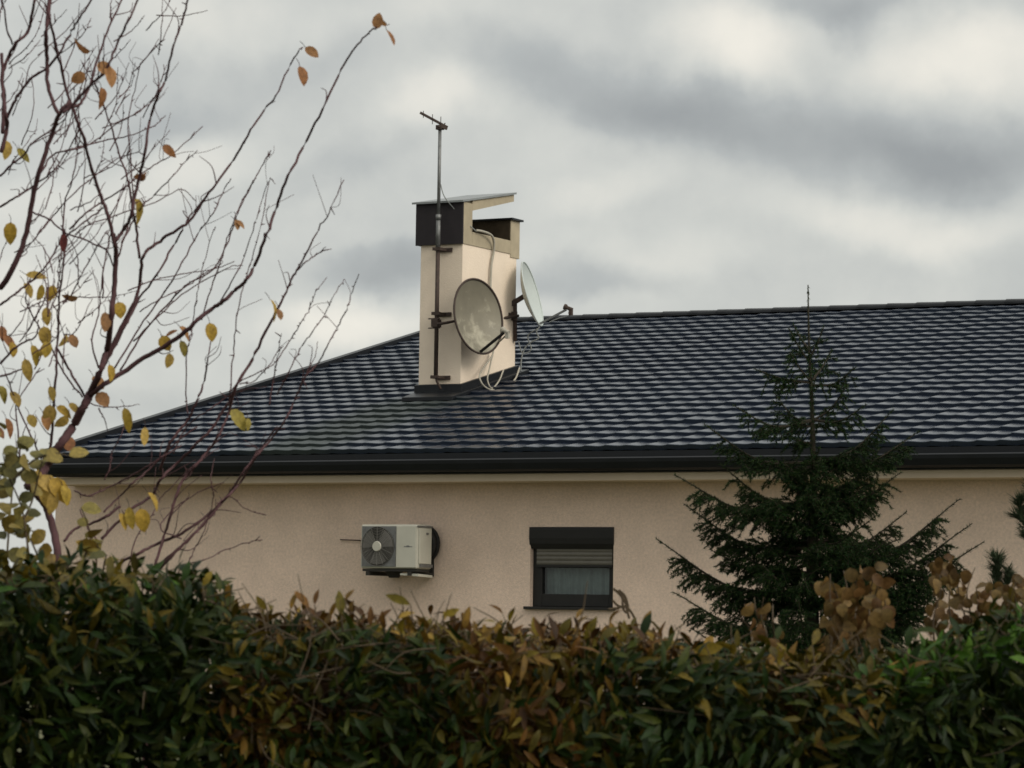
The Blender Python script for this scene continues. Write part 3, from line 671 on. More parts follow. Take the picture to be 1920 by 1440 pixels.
hedge_leaves(8500, HY-.30, HY+.05, 1.05, True, -1.45, 1.45)
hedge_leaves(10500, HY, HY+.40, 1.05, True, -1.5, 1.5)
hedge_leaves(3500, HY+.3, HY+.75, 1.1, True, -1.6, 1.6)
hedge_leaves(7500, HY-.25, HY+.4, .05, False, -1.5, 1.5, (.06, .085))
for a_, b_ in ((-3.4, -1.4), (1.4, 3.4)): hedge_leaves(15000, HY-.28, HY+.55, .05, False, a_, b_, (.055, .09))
# upright shoots on the top edge
def shoot(base, dirv, ln_, nl, pal, size=(.035, .055), r=.0022, shp='lance'):
    pts = spline([base, base+dirv*ln_*.5+rng.normal(0, .006, 3), base+dirv*ln_+rng.normal(0, .012, 3)], 4)
    sb.tube(pts, np.linspace(r, r*.4, len(pts)), 5)
    t_ = np.linspace(.15, 1, nl); P = np.array([pts[int(q*(len(pts)-1))] for q in t_]); az = np.arange(nl)*2.4 + rng.uniform(0, 6)
    side = unit(np.stack([np.cos(az), np.sin(az), np.zeros(nl)], 1)); d = unit(side*rng.uniform(.35, 1.0, (nl, 1)) + dirv[None]*rng.uniform(.5, 1.2, (nl, 1)))
    leaves(hb, P, d, unit(dirv[None] - side*.5 + rng.normal(0, .2, (nl, 3))), rng.uniform(*size, nl), pick(pal, nl), shp, .25, .45, .85)
for i in range(430):
    X = rng.uniform(-1.6, 1.6); Y = rng.uniform(HY-.22, HY+.5); px = 960+X/Y*F
    z = top_at(X, Y) - .03; n_ = vnoise(np.array([[X*2, Y, 0]]), 4, 21)[0]
    if px > 430 and px < 1300: pal = OLIVE if n_ < .4 else OCHRE_SUNLIT if n_ < .6 else BROWN
    elif px >= 1300 and px < 1700: pal = OLIVE if n_ < .6 else GREEN
    else: pal = GREEN if n_ < .7 else OLIVE
    dv = unit(vz + rng.normal(0, .32, 3)); shoot(H(X, Y, z), dv, rng.uniform(.02, .065), rng.integers(3, 6), pal, (.034, .056))
# a few leaves that stand clear of the edge in front of the wall
for px, py, ang_, sz, pal in ((640, 1140, 95, .055, OLIVE), (648, 1112, 70, .03, BROWN), (695, 1160, 92, .045, BROWN), (722, 1165, 105, .042, BROWN), (770, 1120, 155, .06, OLIVE), (830, 1140, 20, .04, OLIVE), (872, 1165, 88, .05, BROWN), (500, 1130, 130, .04, OLIVE), (545, 1130, 80, .045, BROWN), (580, 1125, 130, .05, BROWN), (590, 1120, 85, .035, BROWN), (1010, 1180, 110, .045, OLIVE), (1050, 1180, 65, .05, OLIVE), (1095, 1185, 60, .06, OLIVE), (1125, 1188, 50, .05, OLIVE), (1205, 1180, 80, .055, GREEN), (1175, 1190, 100, .05, OLIVE), (430, 1120, 95, .05, BROWN), (205, 1075, 85, .055, OLIVE), (345, 1075, 80, .045, GREEN), (380, 1085, 60, .04, OLIVE), (1385, 1200, 100, .04, OLIVE), (1300, 1205, 5, .07, OLIVE), (1350, 1225, 175, .07, OLIVE), (1700, 1200, 80, .05, GREEN), (1800, 1180, 110, .05, GREEN)):
    b0 = at(px, py+14, HY-.15); sb.tube([b0, b0-vz*.045+vr*.006], .0015, 4); q = radians(ang_); dv = vr*cos(q)+vz*sin(q)+vt*.1
    leaves(hb, b0[None], dv[None], unit(vt*.9 + vz*.2 + rng.normal(0, .3, 3))[None], np.array([sz]), pick(pal, 1)*1.3, 'lance', .2, .4, .9)
# thin brown stems tangled in the middle
for i in range(260):
    X = rng.uniform(-1.3, 1.3) if i % 3 else rng.uniform(-.6, -.1); Y = HY + rng.uniform(-.26, .05); Z = rng.uniform(1.2, 1.62)
    Z = min(Z, top_at(X, Y)-.03); b0 = H(X, Y, Z); dv = unit(rng.normal(0, 1, 3)*np.array([1, 1, .5]) + vz*.35)
    pts = spline([b0, b0+dv*.07+rng.normal(0, .008, 3), b0+dv*.15+rng.normal(0, .018, 3)], 4); sb.tube(pts, np.linspace(.0022, .001, len(pts)), 4)
for i in range(46):   # main stems to the ground
    X = -3.4 + 6.8*(i+rng.random())/46; b0 = H(X, HY+rng.uniform(0, .35), -.02)
    zt_ = top_at(X, HY)-.12; pts = spline([b0, b0+[rng.normal(0, .05), rng.normal(0, .05), zt_*.5], b0+[rng.normal(0, .09), rng.normal(0, .09), zt_]], 5); sb.tube(pts, np.linspace(.014, .005, len(pts)), 6)
hedge = empty('hedge', H(0, HY+.1, 0), 'dense garden hedge of pointed green and brown leaves across the whole foreground', 'hedge')
hb.build('foliage', M_['leaf'], hedge, smooth=True); sb.build('stems', M_['stem'], hedge, smooth=True)

# ------------------------------------------------------------------ bare fruit tree on the left
TB = MB(); TL = MB(); TW = MB()
TY = 9.6
pxm = TY/F    # metres per photo pixel out there
def limb(pts, r0, r1, dy=(0, 0), mb=None, k=5, twigs=0, tl=(30, 90), knob=True):
    """pts in photo pixels, radii in pixels; dy = metres nearer or farther along the limb"""
    n = len(pts); P = np.array([at(x, y, TY + dy[0] + (dy[1]-dy[0])*i/max(n-1, 1) + .05*sin(i*2.1+x*.05)) for i, (x, y) in enumerate(pts)])
    C_ = spline(P, k); m_ = len(C_); C_[1:-1] += rng.normal(0, .7*pxm, (m_-2, 3))
    r = np.linspace(r0, r1, m_)*pxm*.68
    if knob: r = r*(1+.22*rng.random(m_)*(r0 < 6))
    (mb or TB).tube(C_, r, 7 if r0 > 4 else 5)
    for _ in range(twigs):
        i = rng.integers(max(1, m_//6), m_-1); d = unit(C_[min(i+1, m_-1)]-C_[i-1]); 
        sgn = rng.choice([-1, 1]); dv = unit(d*rng.uniform(.5, 1.1) + sgn*np.cross(d, vt)*rng.uniform(.3, .9) + vt*rng.normal(0, .5) + vz*.25)
        ln_ = rng.uniform(*tl)*pxm; q = spline([C_[i], C_[i]+dv*ln_*.5+rng.normal(0, .012, 3), C_[i]+dv*ln_+vz*ln_*.12+rng.normal(0, .02, 3)], 4)
        (mb or TB).tube(q, np.linspace(min(r[i]*.6, 1.3*pxm), .5*pxm, len(q)), 4)
    # short buds and thorny spurs
    for i in range(1, m_-1, 1):
        if rng.random() < (.42 if r0 < 5 else .15):
            d = unit(C_[i+1]-C_[i-1]); dv = unit(d*.8 + rng.normal(0, .8, 3)); ln_ = rng.uniform(2, 6)*pxm if rng.random() < .8 else rng.uniform(8, 20)*pxm
            q = np.array([C_[i], C_[i]+dv*ln_]); (mb or TB).tube(q, np.array([1.5, .6])*pxm, 4)
    return C_
# trunk and main limbs
limb([(108, 1420), (104, 1250), (110, 1120), (108, 1040), (98, 985), (86, 950), (66, 925), (52, 905)], 13, 9, (.1, 0), TW)
limb([(52, 912), (70, 898), (88, 872), (112, 835), (136, 800), (158, 760), (168, 740)], 13, 12, (0, 0), TW)
bot = at(108, 1420, TY+.1); TW.tube([bot, bot*[1, 1, 0]+[.03, .05, bot[2]*.5], bot*[1, 1, 0]+[.02, .03, -.05]], np.array([13, 18, 26])*pxm*.62, 9)
limb([(165, 745), (186, 700), (200, 655), (208, 600), (214, 540), (218, 480), (213, 440)], 10, 6, (0, -.3), twigs=4)
limb([(0, 540), (24, 504), (45, 450), (60, 375), (77, 310), (98, 250), (112, 212), (130, 190)], 8, 5, (-.5, -.8), twigs=6)
limb([(110, 213), (92, 170), (88, 110), (87, 60), (92, 0), (95, -50)], 4.5, 5, (-.8, -.9), twigs=3)
limb([(118, 212), (140, 192), (170, 160), (192, 140), (205, 118), (222, 75), (240, 40), (258, 0), (270, -40)], 4, 2.2, (-.8, -1), twigs=3)
limb([(125, 200), (150, 195), (168, 160), (185, 105), (205, 50), (228, 0), (240, -40)], 3.6, 2, (-.8, -.5), twigs=3)
limb([(7, 235), (25, 195), (40, 170), (60, 145), (88, 128), (112, 98), (135, 58), (150, 33), (172, 0), (190, -30)], 4, 2.2, (-.3, -.6), twigs=4)
limb([(5, 250), (8, 190), (4, 140), (15, 110), (30, 80), (52, 60), (60, 30), (64, 0), (68, -40)], 5, 3, (-.5, -.6), twigs=3)
limb([(2, 285), (14, 240), (10, 215), (6, 170), (3, 100)], 5, 4, (-.6, -.6), twigs=2)
limb([(23, 83), (12, 50), (5, 0), (2, -40)], 2.4, 1.8, (-.6, -.7))
limb([(215, 462), (203, 405), (190, 370), (172, 318), (160, 270), (143, 222), (130, 185), (118, 140), (105, 90), (94, 40), (92, 20)], 4.6, 2.6, (-.3, -.9), twigs=3)
limb([(218, 450), (232, 430), (246, 405), (253, 367), (263, 325), (272, 280), (284, 215), (298, 175), (310, 150), (323, 93), (340, 45), (352, 0), (362, -40)], 4.6, 2.0, (-.3, -.7), twigs=5)
limb([(262, 485), (255, 430), (250, 393), (238, 330), (227, 300), (207, 233), (187, 177), (178, 155)], 3.6, 1.6, (0, -.2), twigs=4)
limb([(165, 745), (190, 724), (220, 705), (270, 672), (330, 636), (370, 602), (402, 575), (422, 563), (440, 545), (462, 525), (478, 498), (500, 440), (518, 388), (540, 330), (574, 265), (605, 205), (640, 130), (665, 90), (690, 62), (706, 50)], 7.5, 1.8, (0, -.6), twigs=4, tl=(14, 40))
limb([(186, 705), (205, 660), (232, 605), (250, 570), (263, 530), (268, 480), (300, 452), (330, 432), (358, 412), (375, 385), (405, 345), (437, 300), (470, 245), (500, 200), (517, 180), (545, 120), (560, 95), (568, 89)], 6, 1.6, (.1, -.2), twigs=6, tl=(18, 60))
limb([(192, 690), (212, 655), (238, 605), (262, 560), (300, 505), (325, 460), (345, 425), (360, 400), (385, 372)], 3.6, 2.2, (.2, .4), twigs=3)
limb([(215, 690), (262, 615), (300, 560), (335, 505), (370, 440), (400, 400), (418, 360), (433, 335)], 2.6, 1.4, (.3, .5), twigs=3)
limb([(225, 695), (272, 620), (320, 565), (355, 530), (400, 505), (433, 440), (445, 400), (470, 350), (490, 313), (508, 282)], 2.6, 1.3, (.4, .6), twigs=3)
limb([(250, 640), (300, 590), (350, 545), (395, 520), (430, 500), (455, 498)], 2.2, 1.2, (.4, .5), twigs=2)
limb([(240, 545), (290, 525), (350, 512), (400, 505), (440, 490)], 1.8, 1.1, (.2, .5), twigs=1)
limb([(262, 585), (300, 560), (345, 540), (380, 515), (405, 500)], 1.8, 1.1, (.2, .5), twigs=1)
# stem on the far left carrying most yellow leaves
limb([(75, 900), (95, 830), (100, 770), (104, 700), (107, 645), (112, 560), (118, 500), (122, 452), (120, 430)], 4, 2, (.1, -.2), twigs=6, tl=(20, 60))
limb([(108, 655), (128, 690), (145, 720), (160, 745)], 3.2, 3, (-.1, 0))
limb([(0, 682), (25, 655), (45, 642), (68, 630), (72, 600)], 3.2, 1.8, (-.2, -.3), twigs=2)
limb([(0, 706), (22, 700), (42, 692)], 3, 2, (-.2, -.2))
limb([(0, 572), (30, 550), (58, 528), (85, 500), (112, 458), (140, 430), (180, 400), (200, 385)], 3, 1.8, (-.3, -.3), twigs=5)
limb([(118, 570), (135, 550), (150, 520), (172, 480), (190, 450), (202, 432)], 2, 1.2, (-.2, -.3), twigs=2)
limb([(0, 388), (30, 370), (60, 350), (100, 320), (115, 300), (150, 240)], 3, 1.6, (-.4, -.5), twigs=4)
limb([(0, 330), (20, 310), (45, 290), (60, 270), (110, 232)], 3, 2, (-.4, -.5), twigs=3)
limb([(75, 325), (100, 290), (130, 282), (170, 270), (215, 235), (250, 215), (285, 190), (300, 172)], 2.4, 1.2, (-.4, -.2), twigs=3)
limb([(110, 285), (150, 275), (200, 262), (240, 255), (290, 235), (310, 217)], 2.2, 1.2, (-.2, 0), twigs=2)
limb([(130, 430), (160, 400), (190, 380), (235, 350), (270, 322), (300, 303), (325, 288), (380, 237)], 2.6, 1.2, (-.2, 0), twigs=4)
limb([(70, 440), (100, 405), (130, 370), (190, 320), (225, 295), (262, 285)], 2, 1.2, (-.2, 0), twigs=2)
limb([(228, 455), (250, 415), (268, 385), (285, 370), (320, 335), (345, 305), (370, 282)], 2.4, 1.1, (-.2, -.1), twigs=2)
limb([(62, 398), (90, 410), (120, 435), (160, 450), (200, 470), (213, 500)], 2.2, 2, (-.3, -.2), twigs=2)
limb([(140, 440), (170, 420), (230, 400), (290, 380), (340, 355), (368, 378)], 1.8, 1.1, (-.2, .2), twigs=2)
limb([(118, 440), (122, 380), (135, 340), (143, 290), (150, 250), (148, 200)], 2.2, 1.1, (-.3, -.4), twigs=3)
limb([(222, 480), (240, 420), (250, 360), (240, 240), (250, 180), (264, 118)], 2.2, 1.1, (.1, .2), twigs=3)
limb([(192, 560), (195, 500), (205, 450), (215, 400), (232, 345)], 2.2, 1.1, (.1, .2), twigs=3)
limb([(185, 690), (172, 640), (185, 590), (190, 530), (200, 470), (205, 430)], 2.4, 1.2, (.2, .3), twigs=3)
limb([(60, 905), (40, 870), (35, 820), (30, 770), (40, 740), (75, 690)], 3, 1.4, (.2, .2), twigs=4)
limb([(78, 860), (60, 820), (45, 790), (25, 740), (10, 700)], 2.6, 1.6, (.1, -.1), twigs=3)
limb([(155, 745), (120, 700), (90, 640), (60, 590), (48, 560), (52, 520)], 2.4, 1.4, (.1, -.1), twigs=3)
limb([(160, 755), (190, 762), (225, 763), (262, 758)], 1.8, .9, (.1, .2))
limb([(185, 765), (195, 785), (203, 810)], 2.2, .9, (.1, .2))
for i in range(80):   # fine twigs filling the crown on the left
    x, y = rng.uniform(-20, 300), rng.uniform(20, 700); 
    if x > 60 + (760-y)*.42: x *= .5
    a_ = radians(rng.normal(62, 22)); l_ = rng.uniform(60, 150)
    limb([(x, y), (x+cos(a_)*l_*.5+rng.normal(0, 5), y-sin(a_)*l_*.5), (x+cos(a_+.12)*l_, y-sin(a_+.12)*l_)], 1.7, .8, (rng.uniform(-.6, .7),)*2, twigs=int(rng.integers(0, 3)), tl=(15, 45))
tree_r = empty('fruit_tree', bot*[1, 1, 0], 'nearly bare fruit tree with purplish limbs and a few orange and yellow leaves, left side', 'tree')
TW.build('trunk', M_['bark'], tree_r, smooth=True)
TB.build('branches', M_['bark'], tree_r, smooth=True)
def tleaf(mb, x, y, size, ang_, pal, tilt=0.0, dyy=-.1, shape='oval', w=1.0, TY_=None, curl=.3):
    b0 = at(x - cos(radians(ang_))*size*.5, y + sin(radians(ang_))*size*.5, (TY_ or TY)+dyy); q = radians(ang_); dv = vr*cos(q)+vz*sin(q)+vt*.15
    nn = unit(vt*cos(tilt) + np.cross(vt, dv)*sin(tilt) + rng.normal(0, .12, 3))
    leaves(mb, b0[None], dv[None], nn[None], np.array([size*(TY_ or TY)/F]), pick(pal, 1), shape, .2, curl, w)
    mb.tube(spline([b0+dv*.003, b0-dv*.006+vz*.005, b0-dv*.012+vz*.012-vr*.006], 3), .0009, 4, col=(.06, .035, .03))
RED = np.array([(.13, .03, .028)])
for a in ((708, 40, 34, 80, ORG, .2, -.6), (716, 42, 26, 150, ORG, .6, -.6), (732, 70, 38, -62, ORG, 1.1, -.6), (585, 98, 36, -35, ORG, .4, -.2), (568, 142, 44, -70, ORG, .6, -.2), (316, 280, 30, -30, ORG, .2, -.2),
          (264, 334, 24, 200, ORG, .5, -.4), (268, 330, 20, 80, ORG, .9, -.4), (154, 95, 36, 175, ORG, .9, -.8), (196, 128, 38, -45, ORG, .3, -.9), (208, 140, 42, -60, ORG, .9, -.9), (148, 146, 32, 215, ORG, .3, -.7), (196, 178, 36, -65, ORG, 1.0, -.6),
          (445, 422, 26, -80, ORG, .4, .4), (452, 418, 22, -20, ORG, 1.1, .4), (120, 454, 40, -90, RED, .1, -.3), (20, 434, 40, -90, YEL, .2, -.4), (44, 290, 38, -45, YEL, .4, -.4), (14, 280, 40, -80, YEL, .9, -.4), (266, 386, 42, -48, YEL, 1.1, -.2),
          (68, 517, 46, -5, YEL, .3, -.2), (55, 542, 34, -50, YEL, .9, -.2), (132, 560, 34, 190, ORG, 1.0, -.2), (88, 592, 38, -90, YEL, .0, -.2), (85, 628, 38, -80, YEL, .0, -.3), (88, 655, 36, -95, YEL, .2, -.3), (226, 580, 34, -70, YEL, .4, -.1),
          (198, 604, 44, -88, ORG, .4, -.2), (138, 640, 32, -60, ORG, .5, -.1), (68, 662, 40, -60, YEL, .6, -.3), (52, 692, 46, -75, YEL, .2, -.3), (18, 640, 40, -40, ORG, .9, -.2), (25, 655, 34, -75, YEL, .8, -.2), (6, 625, 34, -75, ORG, .5, -.2), (98, 738, 34, -75, YEL, .6, -.1),
          (310, 643, 34, -60, YEL, .1, -.1), (322, 625, 30, 30, ORG, .9, -.1), (348, 618, 30, -25, ORG, 1.0, -.1), (318, 676, 32, -90, YEL, .5, -.1), (345, 652, 34, -65, YEL, .8, -.1), (397, 622, 40, -75, YEL, .4, -.1), (518, 575, 44, -48, YEL, 1.1, -.2), (524, 590, 26, -75, ORG, .6, -.2),
          (210, 698, 36, -70, YEL, .7, -.1), (94, 778, 44, -90, YEL, .3, .0), (120, 768, 34, -20, YEL, .6, .0), (88, 790, 34, -60, ORG, .6, 0), (30, 748, 40, -55, YEL, .9, .0), (20, 800, 42, -60, ORG, .6, .0), (118, 792, 34, -130, YEL, .5, 0), (140, 765, 32, -40, YEL, .6, 0), (8, 735, 34, -50, YEL, .6, 0),
          (240, 784, 48, -70, YEL, .2, -.5), (272, 818, 40, -90, YEL, .2, -.5), (448, 784, 50, -48, YEL, .3, -.4), (466, 795, 26, -80, YEL, .6, -.4), (290, 934, 40, -38, YEL, 1.1, -.6), (245, 970, 46, -80, YEL, .1, -.6), (268, 972, 44, -75, YEL, .2, -.6), (232, 975, 36, -60, YEL, .3, -.6),
          (95, 905, 62, -15, YEL, .3, -.7), (112, 915, 56, -45, YEL, .4, -.7), (85, 925, 52, -70, YEL, .2, -.7), (125, 925, 40, -60, YEL, .6, -.7), (70, 900, 46, -95, YEL, .3, -.7), (100, 940, 50, -95, YEL, .3, -.7)):
    x, y, sz, an_, pal, tl_, dyy = a; sh = 'oval'
    tleaf(TL, x, y, sz*.88, an_, pal, tl_, dyy, sh, rng.uniform(.62, 1.0), curl=rng.uniform(.3, .7))
for i in range(10):
    tleaf(TL, rng.uniform(-20, 230), rng.uniform(500, 840), rng.uniform(22, 36), rng.uniform(-110, -20), YEL if rng.random() < .6 else ORG, rng.uniform(.2, 1.2), rng.uniform(-.2, .3), 'oval', 1.1)
TL.build('leaves', M_['leaf_dry'], tree_r, smooth=True)

# ------------------------------------------------------------------ thorny shrub rising in front of the roof
TB = MB()
for args in (
    ([(285, 1130), (290, 1067), (307, 1007), (320, 967), (333, 920), (350, 890), (367, 873), (390, 845), (410, 815), (428, 775), (443, 723)], 4, 3, (0, .1), 5),
    ([(430, 770), (443, 723), (473, 673), (503, 613), (527, 567), (547, 523), (557, 507), (583, 457), (600, 425), (617, 400), (645, 337)], 4.4, 1.2, (.1, -.1), 4),
    ([(557, 507), (575, 490), (592, 478), (611, 463)], 2, 1, (0, .1), 1),
    ([(210, 1080), (228, 1055), (260, 1038), (290, 1022), (330, 1005), (360, 987), (397, 960), (425, 932), (450, 905), (480, 857), (507, 825), (533, 790), (553, 750), (573, 705), (597, 680), (615, 645), (633, 613), (650, 580), (660, 550), (673, 514)], 4.4, 1.1, (.1, -.2), 8),
    ([(290, 1075), (325, 1040), (350, 1015), (375, 990), (400, 962), (430, 925), (460, 880), (490, 840), (520, 800)], 4.4, 2, (-.1, 0), 6),
    ([(285, 1068), (330, 1030), (365, 1000), (385, 975), (410, 945), (430, 930), (463, 955), (500, 966)], 2.4, 1, (-.2, 0), 2),
    ([(190, 1010), (225, 975), (245, 955), (285, 930), (300, 900), (330, 870), (370, 830), (400, 800), (420, 768), (438, 740)], 4, 3.4, (.2, .1), 4),
    ([(120, 1015), (140, 992), (175, 980), (200, 968), (225, 950)], 3.4, 4, (.2, .2), 2),
    ([(300, 880), (320, 830), (350, 790), (370, 750), (383, 713), (390, 670), (395, 640)], 4.4, 1.4, (.3, .2), 3),
    ([(352, 775), (350, 753), (350, 667), (355, 640), (360, 613), (370, 550), (378, 510), (397, 443), (404, 425)], 2, .9, (.3, .2), 2),
    ([(430, 750), (432, 733), (437, 667), (442, 607), (453, 550), (468, 500), (490, 420), (505, 340), (516, 345)], 2, .9, (.1, .2), 2),
    ([(378, 600), (400, 530), (417, 480), (428, 440), (440, 410), (457, 370), (475, 340), (490, 313), (508, 282)], 2, .9, (.3, .2), 1),
    ([(410, 570), (440, 520), (458, 480), (478, 420), (492, 370), (503, 340)], 2, .9, (.3, .2), 1),
    ([(505, 760), (513, 710), (520, 677), (547, 633), (567, 600), (580, 580), (593, 547), (613, 520)], 2, .9, (.1, .0), 1),
    ([(520, 740), (542, 697), (567, 647), (587, 620), (610, 587), (623, 560), (645, 523)], 2, .9, (.1, 0), 1),
    ([(430, 735), (455, 712), (490, 695), (515, 680), (527, 650)], 2, .9, (.2, .2), 1),
    ([(450, 720), (475, 715), (500, 690), (520, 660), (528, 625)], 1.8, .9, (.2, .2), 1),
    ([(575, 700), (590, 670), (596, 640)], 1.4, .8, (.2, .2), 0),
    ([(330, 1080), (345, 1060), (380, 1050), (430, 1028), (460, 1018), (492, 1012)], 1.8, 1, (-.2, -.1), 0),
    ([(340, 1010), (300, 990), (330, 950), (380, 920), (420, 905)], 1.8, 1.2, (-.1, .1), 2),
    ([(140, 920), (165, 930), (200, 915), (250, 890), (300, 860), (340, 835)], 2.2, 1.8, (.2, .2), 3),
    ([(195, 960), (225, 930), (250, 905), (280, 880), (330, 830), (370, 800)], 2.6, 2, (.2, .3), 3),
    ([(180, 1050), (188, 1020), (165, 990), (150, 955)], 2.6, 1.6, (-.3, -.3), 1),
    ([(350, 1060), (365, 1030), (380, 1000), (392, 965), (400, 930), (395, 900), (402, 860)], 1.6, 1, (0, .1), 2),
    ([(240, 1060), (260, 1000), (285, 965), (300, 935), (330, 905), (365, 870), (410, 840)], 1.8, 1, (0, .2), 3),
    ([(195, 900), (205, 880), (210, 850), (225, 820), (235, 795)], 1.8, 1.2, (.2, .2), 1),
    ([(325, 850), (350, 800), (390, 770), (425, 745), (460, 730), (500, 725)], 2.0, 1, (.3, .1), 2),
):
    pts, ra, rb, dy_, tw = args; limb(pts, ra, rb, dy_, twigs=tw, tl=(20, 75))
sh_b = at(280, 1150, TY)
for dx in (-.08, 0, .1):
    TB.tube([sh_b+[dx, 0, 0], sh_b*[1, 1, .5]+[dx*.6, 0, 0], sh_b*[1, 1, 0]+[dx*.3, 0, -.03]], .011, 6)
shrub = empty('thorny_shrub', sh_b*[1, 1, 0], 'bare thorny shrub of thin upright shoots in front of the left end of the roof', 'shrub')
TB.build('branches', M_['bark'], shrub, smooth=True)

# ------------------------------------------------------------------ leafy shrub at the left edge
hb = MB(); sb = MB(); hb2 = hb
YO = np.array([(.12, .105, .03), (.16, .13, .035), (.09, .085, .028), (.20, .15, .04)])
def pshoot(pts, Y, nl, pal, size, r=.0035, shp='oval', w=1.2):
    C_ = spline([at(x, y, Y+.04*sin(i*3+x)) for i, (x, y) in enumerate(pts)], 5); sb.tube(C_, np.linspace(r, r*.4, len(C_)), 5)
    for q in np.linspace(.12, 1, nl):
        i = int(q*(len(C_)-1)); az = rng.uniform(0, 2*pi); side = np.array([cos(az), sin(az), 0]); d = unit(side + vz*rng.uniform(-.5, .8)); 
        leaves(hb, C_[i][None], d[None], unit(vz*.6+vt*.6+rng.normal(0, .4, 3))[None], np.array([rng.uniform(*size)]), pick(pal, 1), shp, .22, .3, w)
for p_, nl, pal in (([(10, 1090), (16, 1000), (22, 930), (30, 860), (35, 830)], 18, YO), ([(60, 1090), (50, 1010), (40, 950), (15, 890), (5, 850)], 18, YO), ([(-20, 1090), (-10, 980), (0, 900), (5, 870)], 16, YO),
                    ([(190, 1110), (195, 1060), (200, 1040)], 7, YO), ([(120, 1090), (130, 1050), (150, 1030), (170, 1010)], 12, YEL*.6), ([(178, 1090), (180, 1040), (165, 985), (152, 952)], 6, YO), ([(90, 1090), (70, 1040), (50, 1000), (30, 985)], 14, YEL*.6),
                    ([(30, 1000), (60, 940), (75, 880), (85, 850)], 12, YO), ([(25, 900), (60, 865), (100, 850), (130, 855)], 9, YO), ([(150, 1090), (160, 1040), (175, 1020), (190, 1030)], 10, YEL*.55), ([(-40, 1090), (-45, 950), (-30, 840), (-10, 790)], 18, YO)):
    pshoot(p_, 8.3 + rng.uniform(-.15, .25), int(nl*.8), pal*.85, (.034, .056))
shr2 = empty('leafy_shrub', at(40, 1090, 8.3)*[1, 1, 0], 'yellowing leafy shrub rising above the hedge at the far left edge', 'shrub')
for x in (-20, 20, 70, 150): b0 = at(x, 1092, 8.3); sb.tube([b0, b0*[1, 1, .5], b0*[1, 1, 0]], .008, 6)
hb.build('foliage', M_['leaf'], shr2, smooth=True); sb.build('stems', M_['stem'], shr2, smooth=True)

# ------------------------------------------------------------------ spruce
SY = 17.0; sp_ = SY/F
nb = MB(); wb = MB()
NCOL = np.array([(.009, .024, .007), (.007, .019, .007), (.013, .030, .007), (.022, .040, .009)])
def needles(C_, dens=700, ln_=.018, col=None, r=.0022, spread=1.0):
    L_ = np.linalg.norm(np.diff(C_, axis=0), axis=1); tot = L_.sum(); n = max(6, int(tot*dens)); cum = np.concatenate([[0], np.cumsum(L_)])
    s_ = rng.uniform(0, tot, n); i = np.clip(np.searchsorted(cum, s_)-1, 0, len(L_)-1); f_ = ((s_-cum[i])/L_[i])[:, None]
    P = C_[i]*(1-f_)+C_[i+1]*f_; T = unit(C_[i+1]-C_[i]); az = rng.uniform(0, 2*pi, n)[:, None]
    A = unit(np.cross(T, [.2, .3, .9])); B = np.cross(T, A); S_ = A*np.cos(az)+B*np.sin(az)
    d = unit(T*rng.uniform(.5, 1.1, (n, 1)) + S_*spread); q = unit(np.cross(d, S_+rng.normal(0, .5, (n, 3))))
    le = ln_*rng.uniform(.8, 1.25, (n, 1)); w_ = .0024
    V = np.stack([P-q*w_, P+q*w_, P+d*le], 1).reshape(-1, 3); b_ = nb.n + np.arange(n)*3
    nb.V.append(V); nb.C.append(np.repeat((pick(NCOL, n) if col is None else col*rng.uniform(.8, 1.2, (n, 1))), 3, axis=0)); nb.Fc.extend(map(tuple, np.stack([b_, b_+1, b_+2], 1).tolist())); nb.n += 3*n
def twig(p, d, ln_, droop=.2, r=.0022, col=None, dens=620):
    q = np.array([p, p+d*ln_*.5, p+d*ln_-vz*droop*ln_*.35]); wb.tube(q, [r, r*.8, r*.4], 4); needles(q, dens, col=col)
def branch(p, tip, sag=.12, dens=1.0, tipbare=.25):
    """spruce branch: rises at the end, herringbone of side shoots"""
    L_ = np.linalg.norm(tip-p); mid = p + (tip-p)*.5 - vz*sag*L_; C_ = spline([p, mid, tip], 7); wb.tube(C_, np.linspace(.004+.012*L_, .002, len(C_)), 5); needles(C_[len(C_)//3:], 520)
    ax = unit(tip-p); lat = unit(np.cross(ax, vz)); n = int(L_/.034*dens)
    for i in range(n):
        q = .12 + (.88-tipbare*.6)*(i+.5)/n; k_ = int(q*(len(C_)-1)); f_ = q*(len(C_)-1)-k_; b0 = C_[k_]*(1-f_)+C_[min(k_+1, len(C_)-1)]*f_
        for s_ in (-1, 1):
            if rng.random() < .12: continue
            sl = L_*(.42*(1-q)+.03)*rng.uniform(.6, 1.2)+.035; sl = min(sl, .24); d = unit(ax*.75 + lat*s_*rng.uniform(.5, 1.0) - vz*rng.uniform(.05, .6) + rng.normal(0, .12, 3))
            twig(b0, d, sl, .4)
            m_ = int(sl/.055)
            for j in range(1, m_+1):
                bb = b0 + d*sl*(j/(m_+1)); dd = unit(d*.6 + np.cross(d, vz)*rng.choice([-1, 1])*.8 - vz*rng.uniform(.1, .9) + rng.normal(0, .15, 3)); twig(bb, dd, rng.uniform(.045, .085), .3)
        if rng.random() < .8:
            d = unit(ax*.35 - vz*.9 + rng.normal(0, .25, 3)); twig(b0, d, rng.uniform(.06, .13), .1)
topS, botS = at(1515, 534, SY), at(1522, 1200, SY); base0 = botS*[1, 1, 0]; base0[2] = gz(base0[0], base0[1])-.02
tr_pts = np.array([at(1515, 534, SY), at(1516, 600, SY), at(1517, 660, SY), at(1522, 740, SY), at(1525, 860, SY), at(1524, 1000, SY), botS, base0])
tb_ = MB(); tb_.tube(tr_pts, [.003, .0045, .006, .009, .015, .028, .042, .06], 9)
needles(tr_pts[:4], 500, .016, spread=.6); needles(tr_pts[2:6], 2200, .028, spread=1.1)
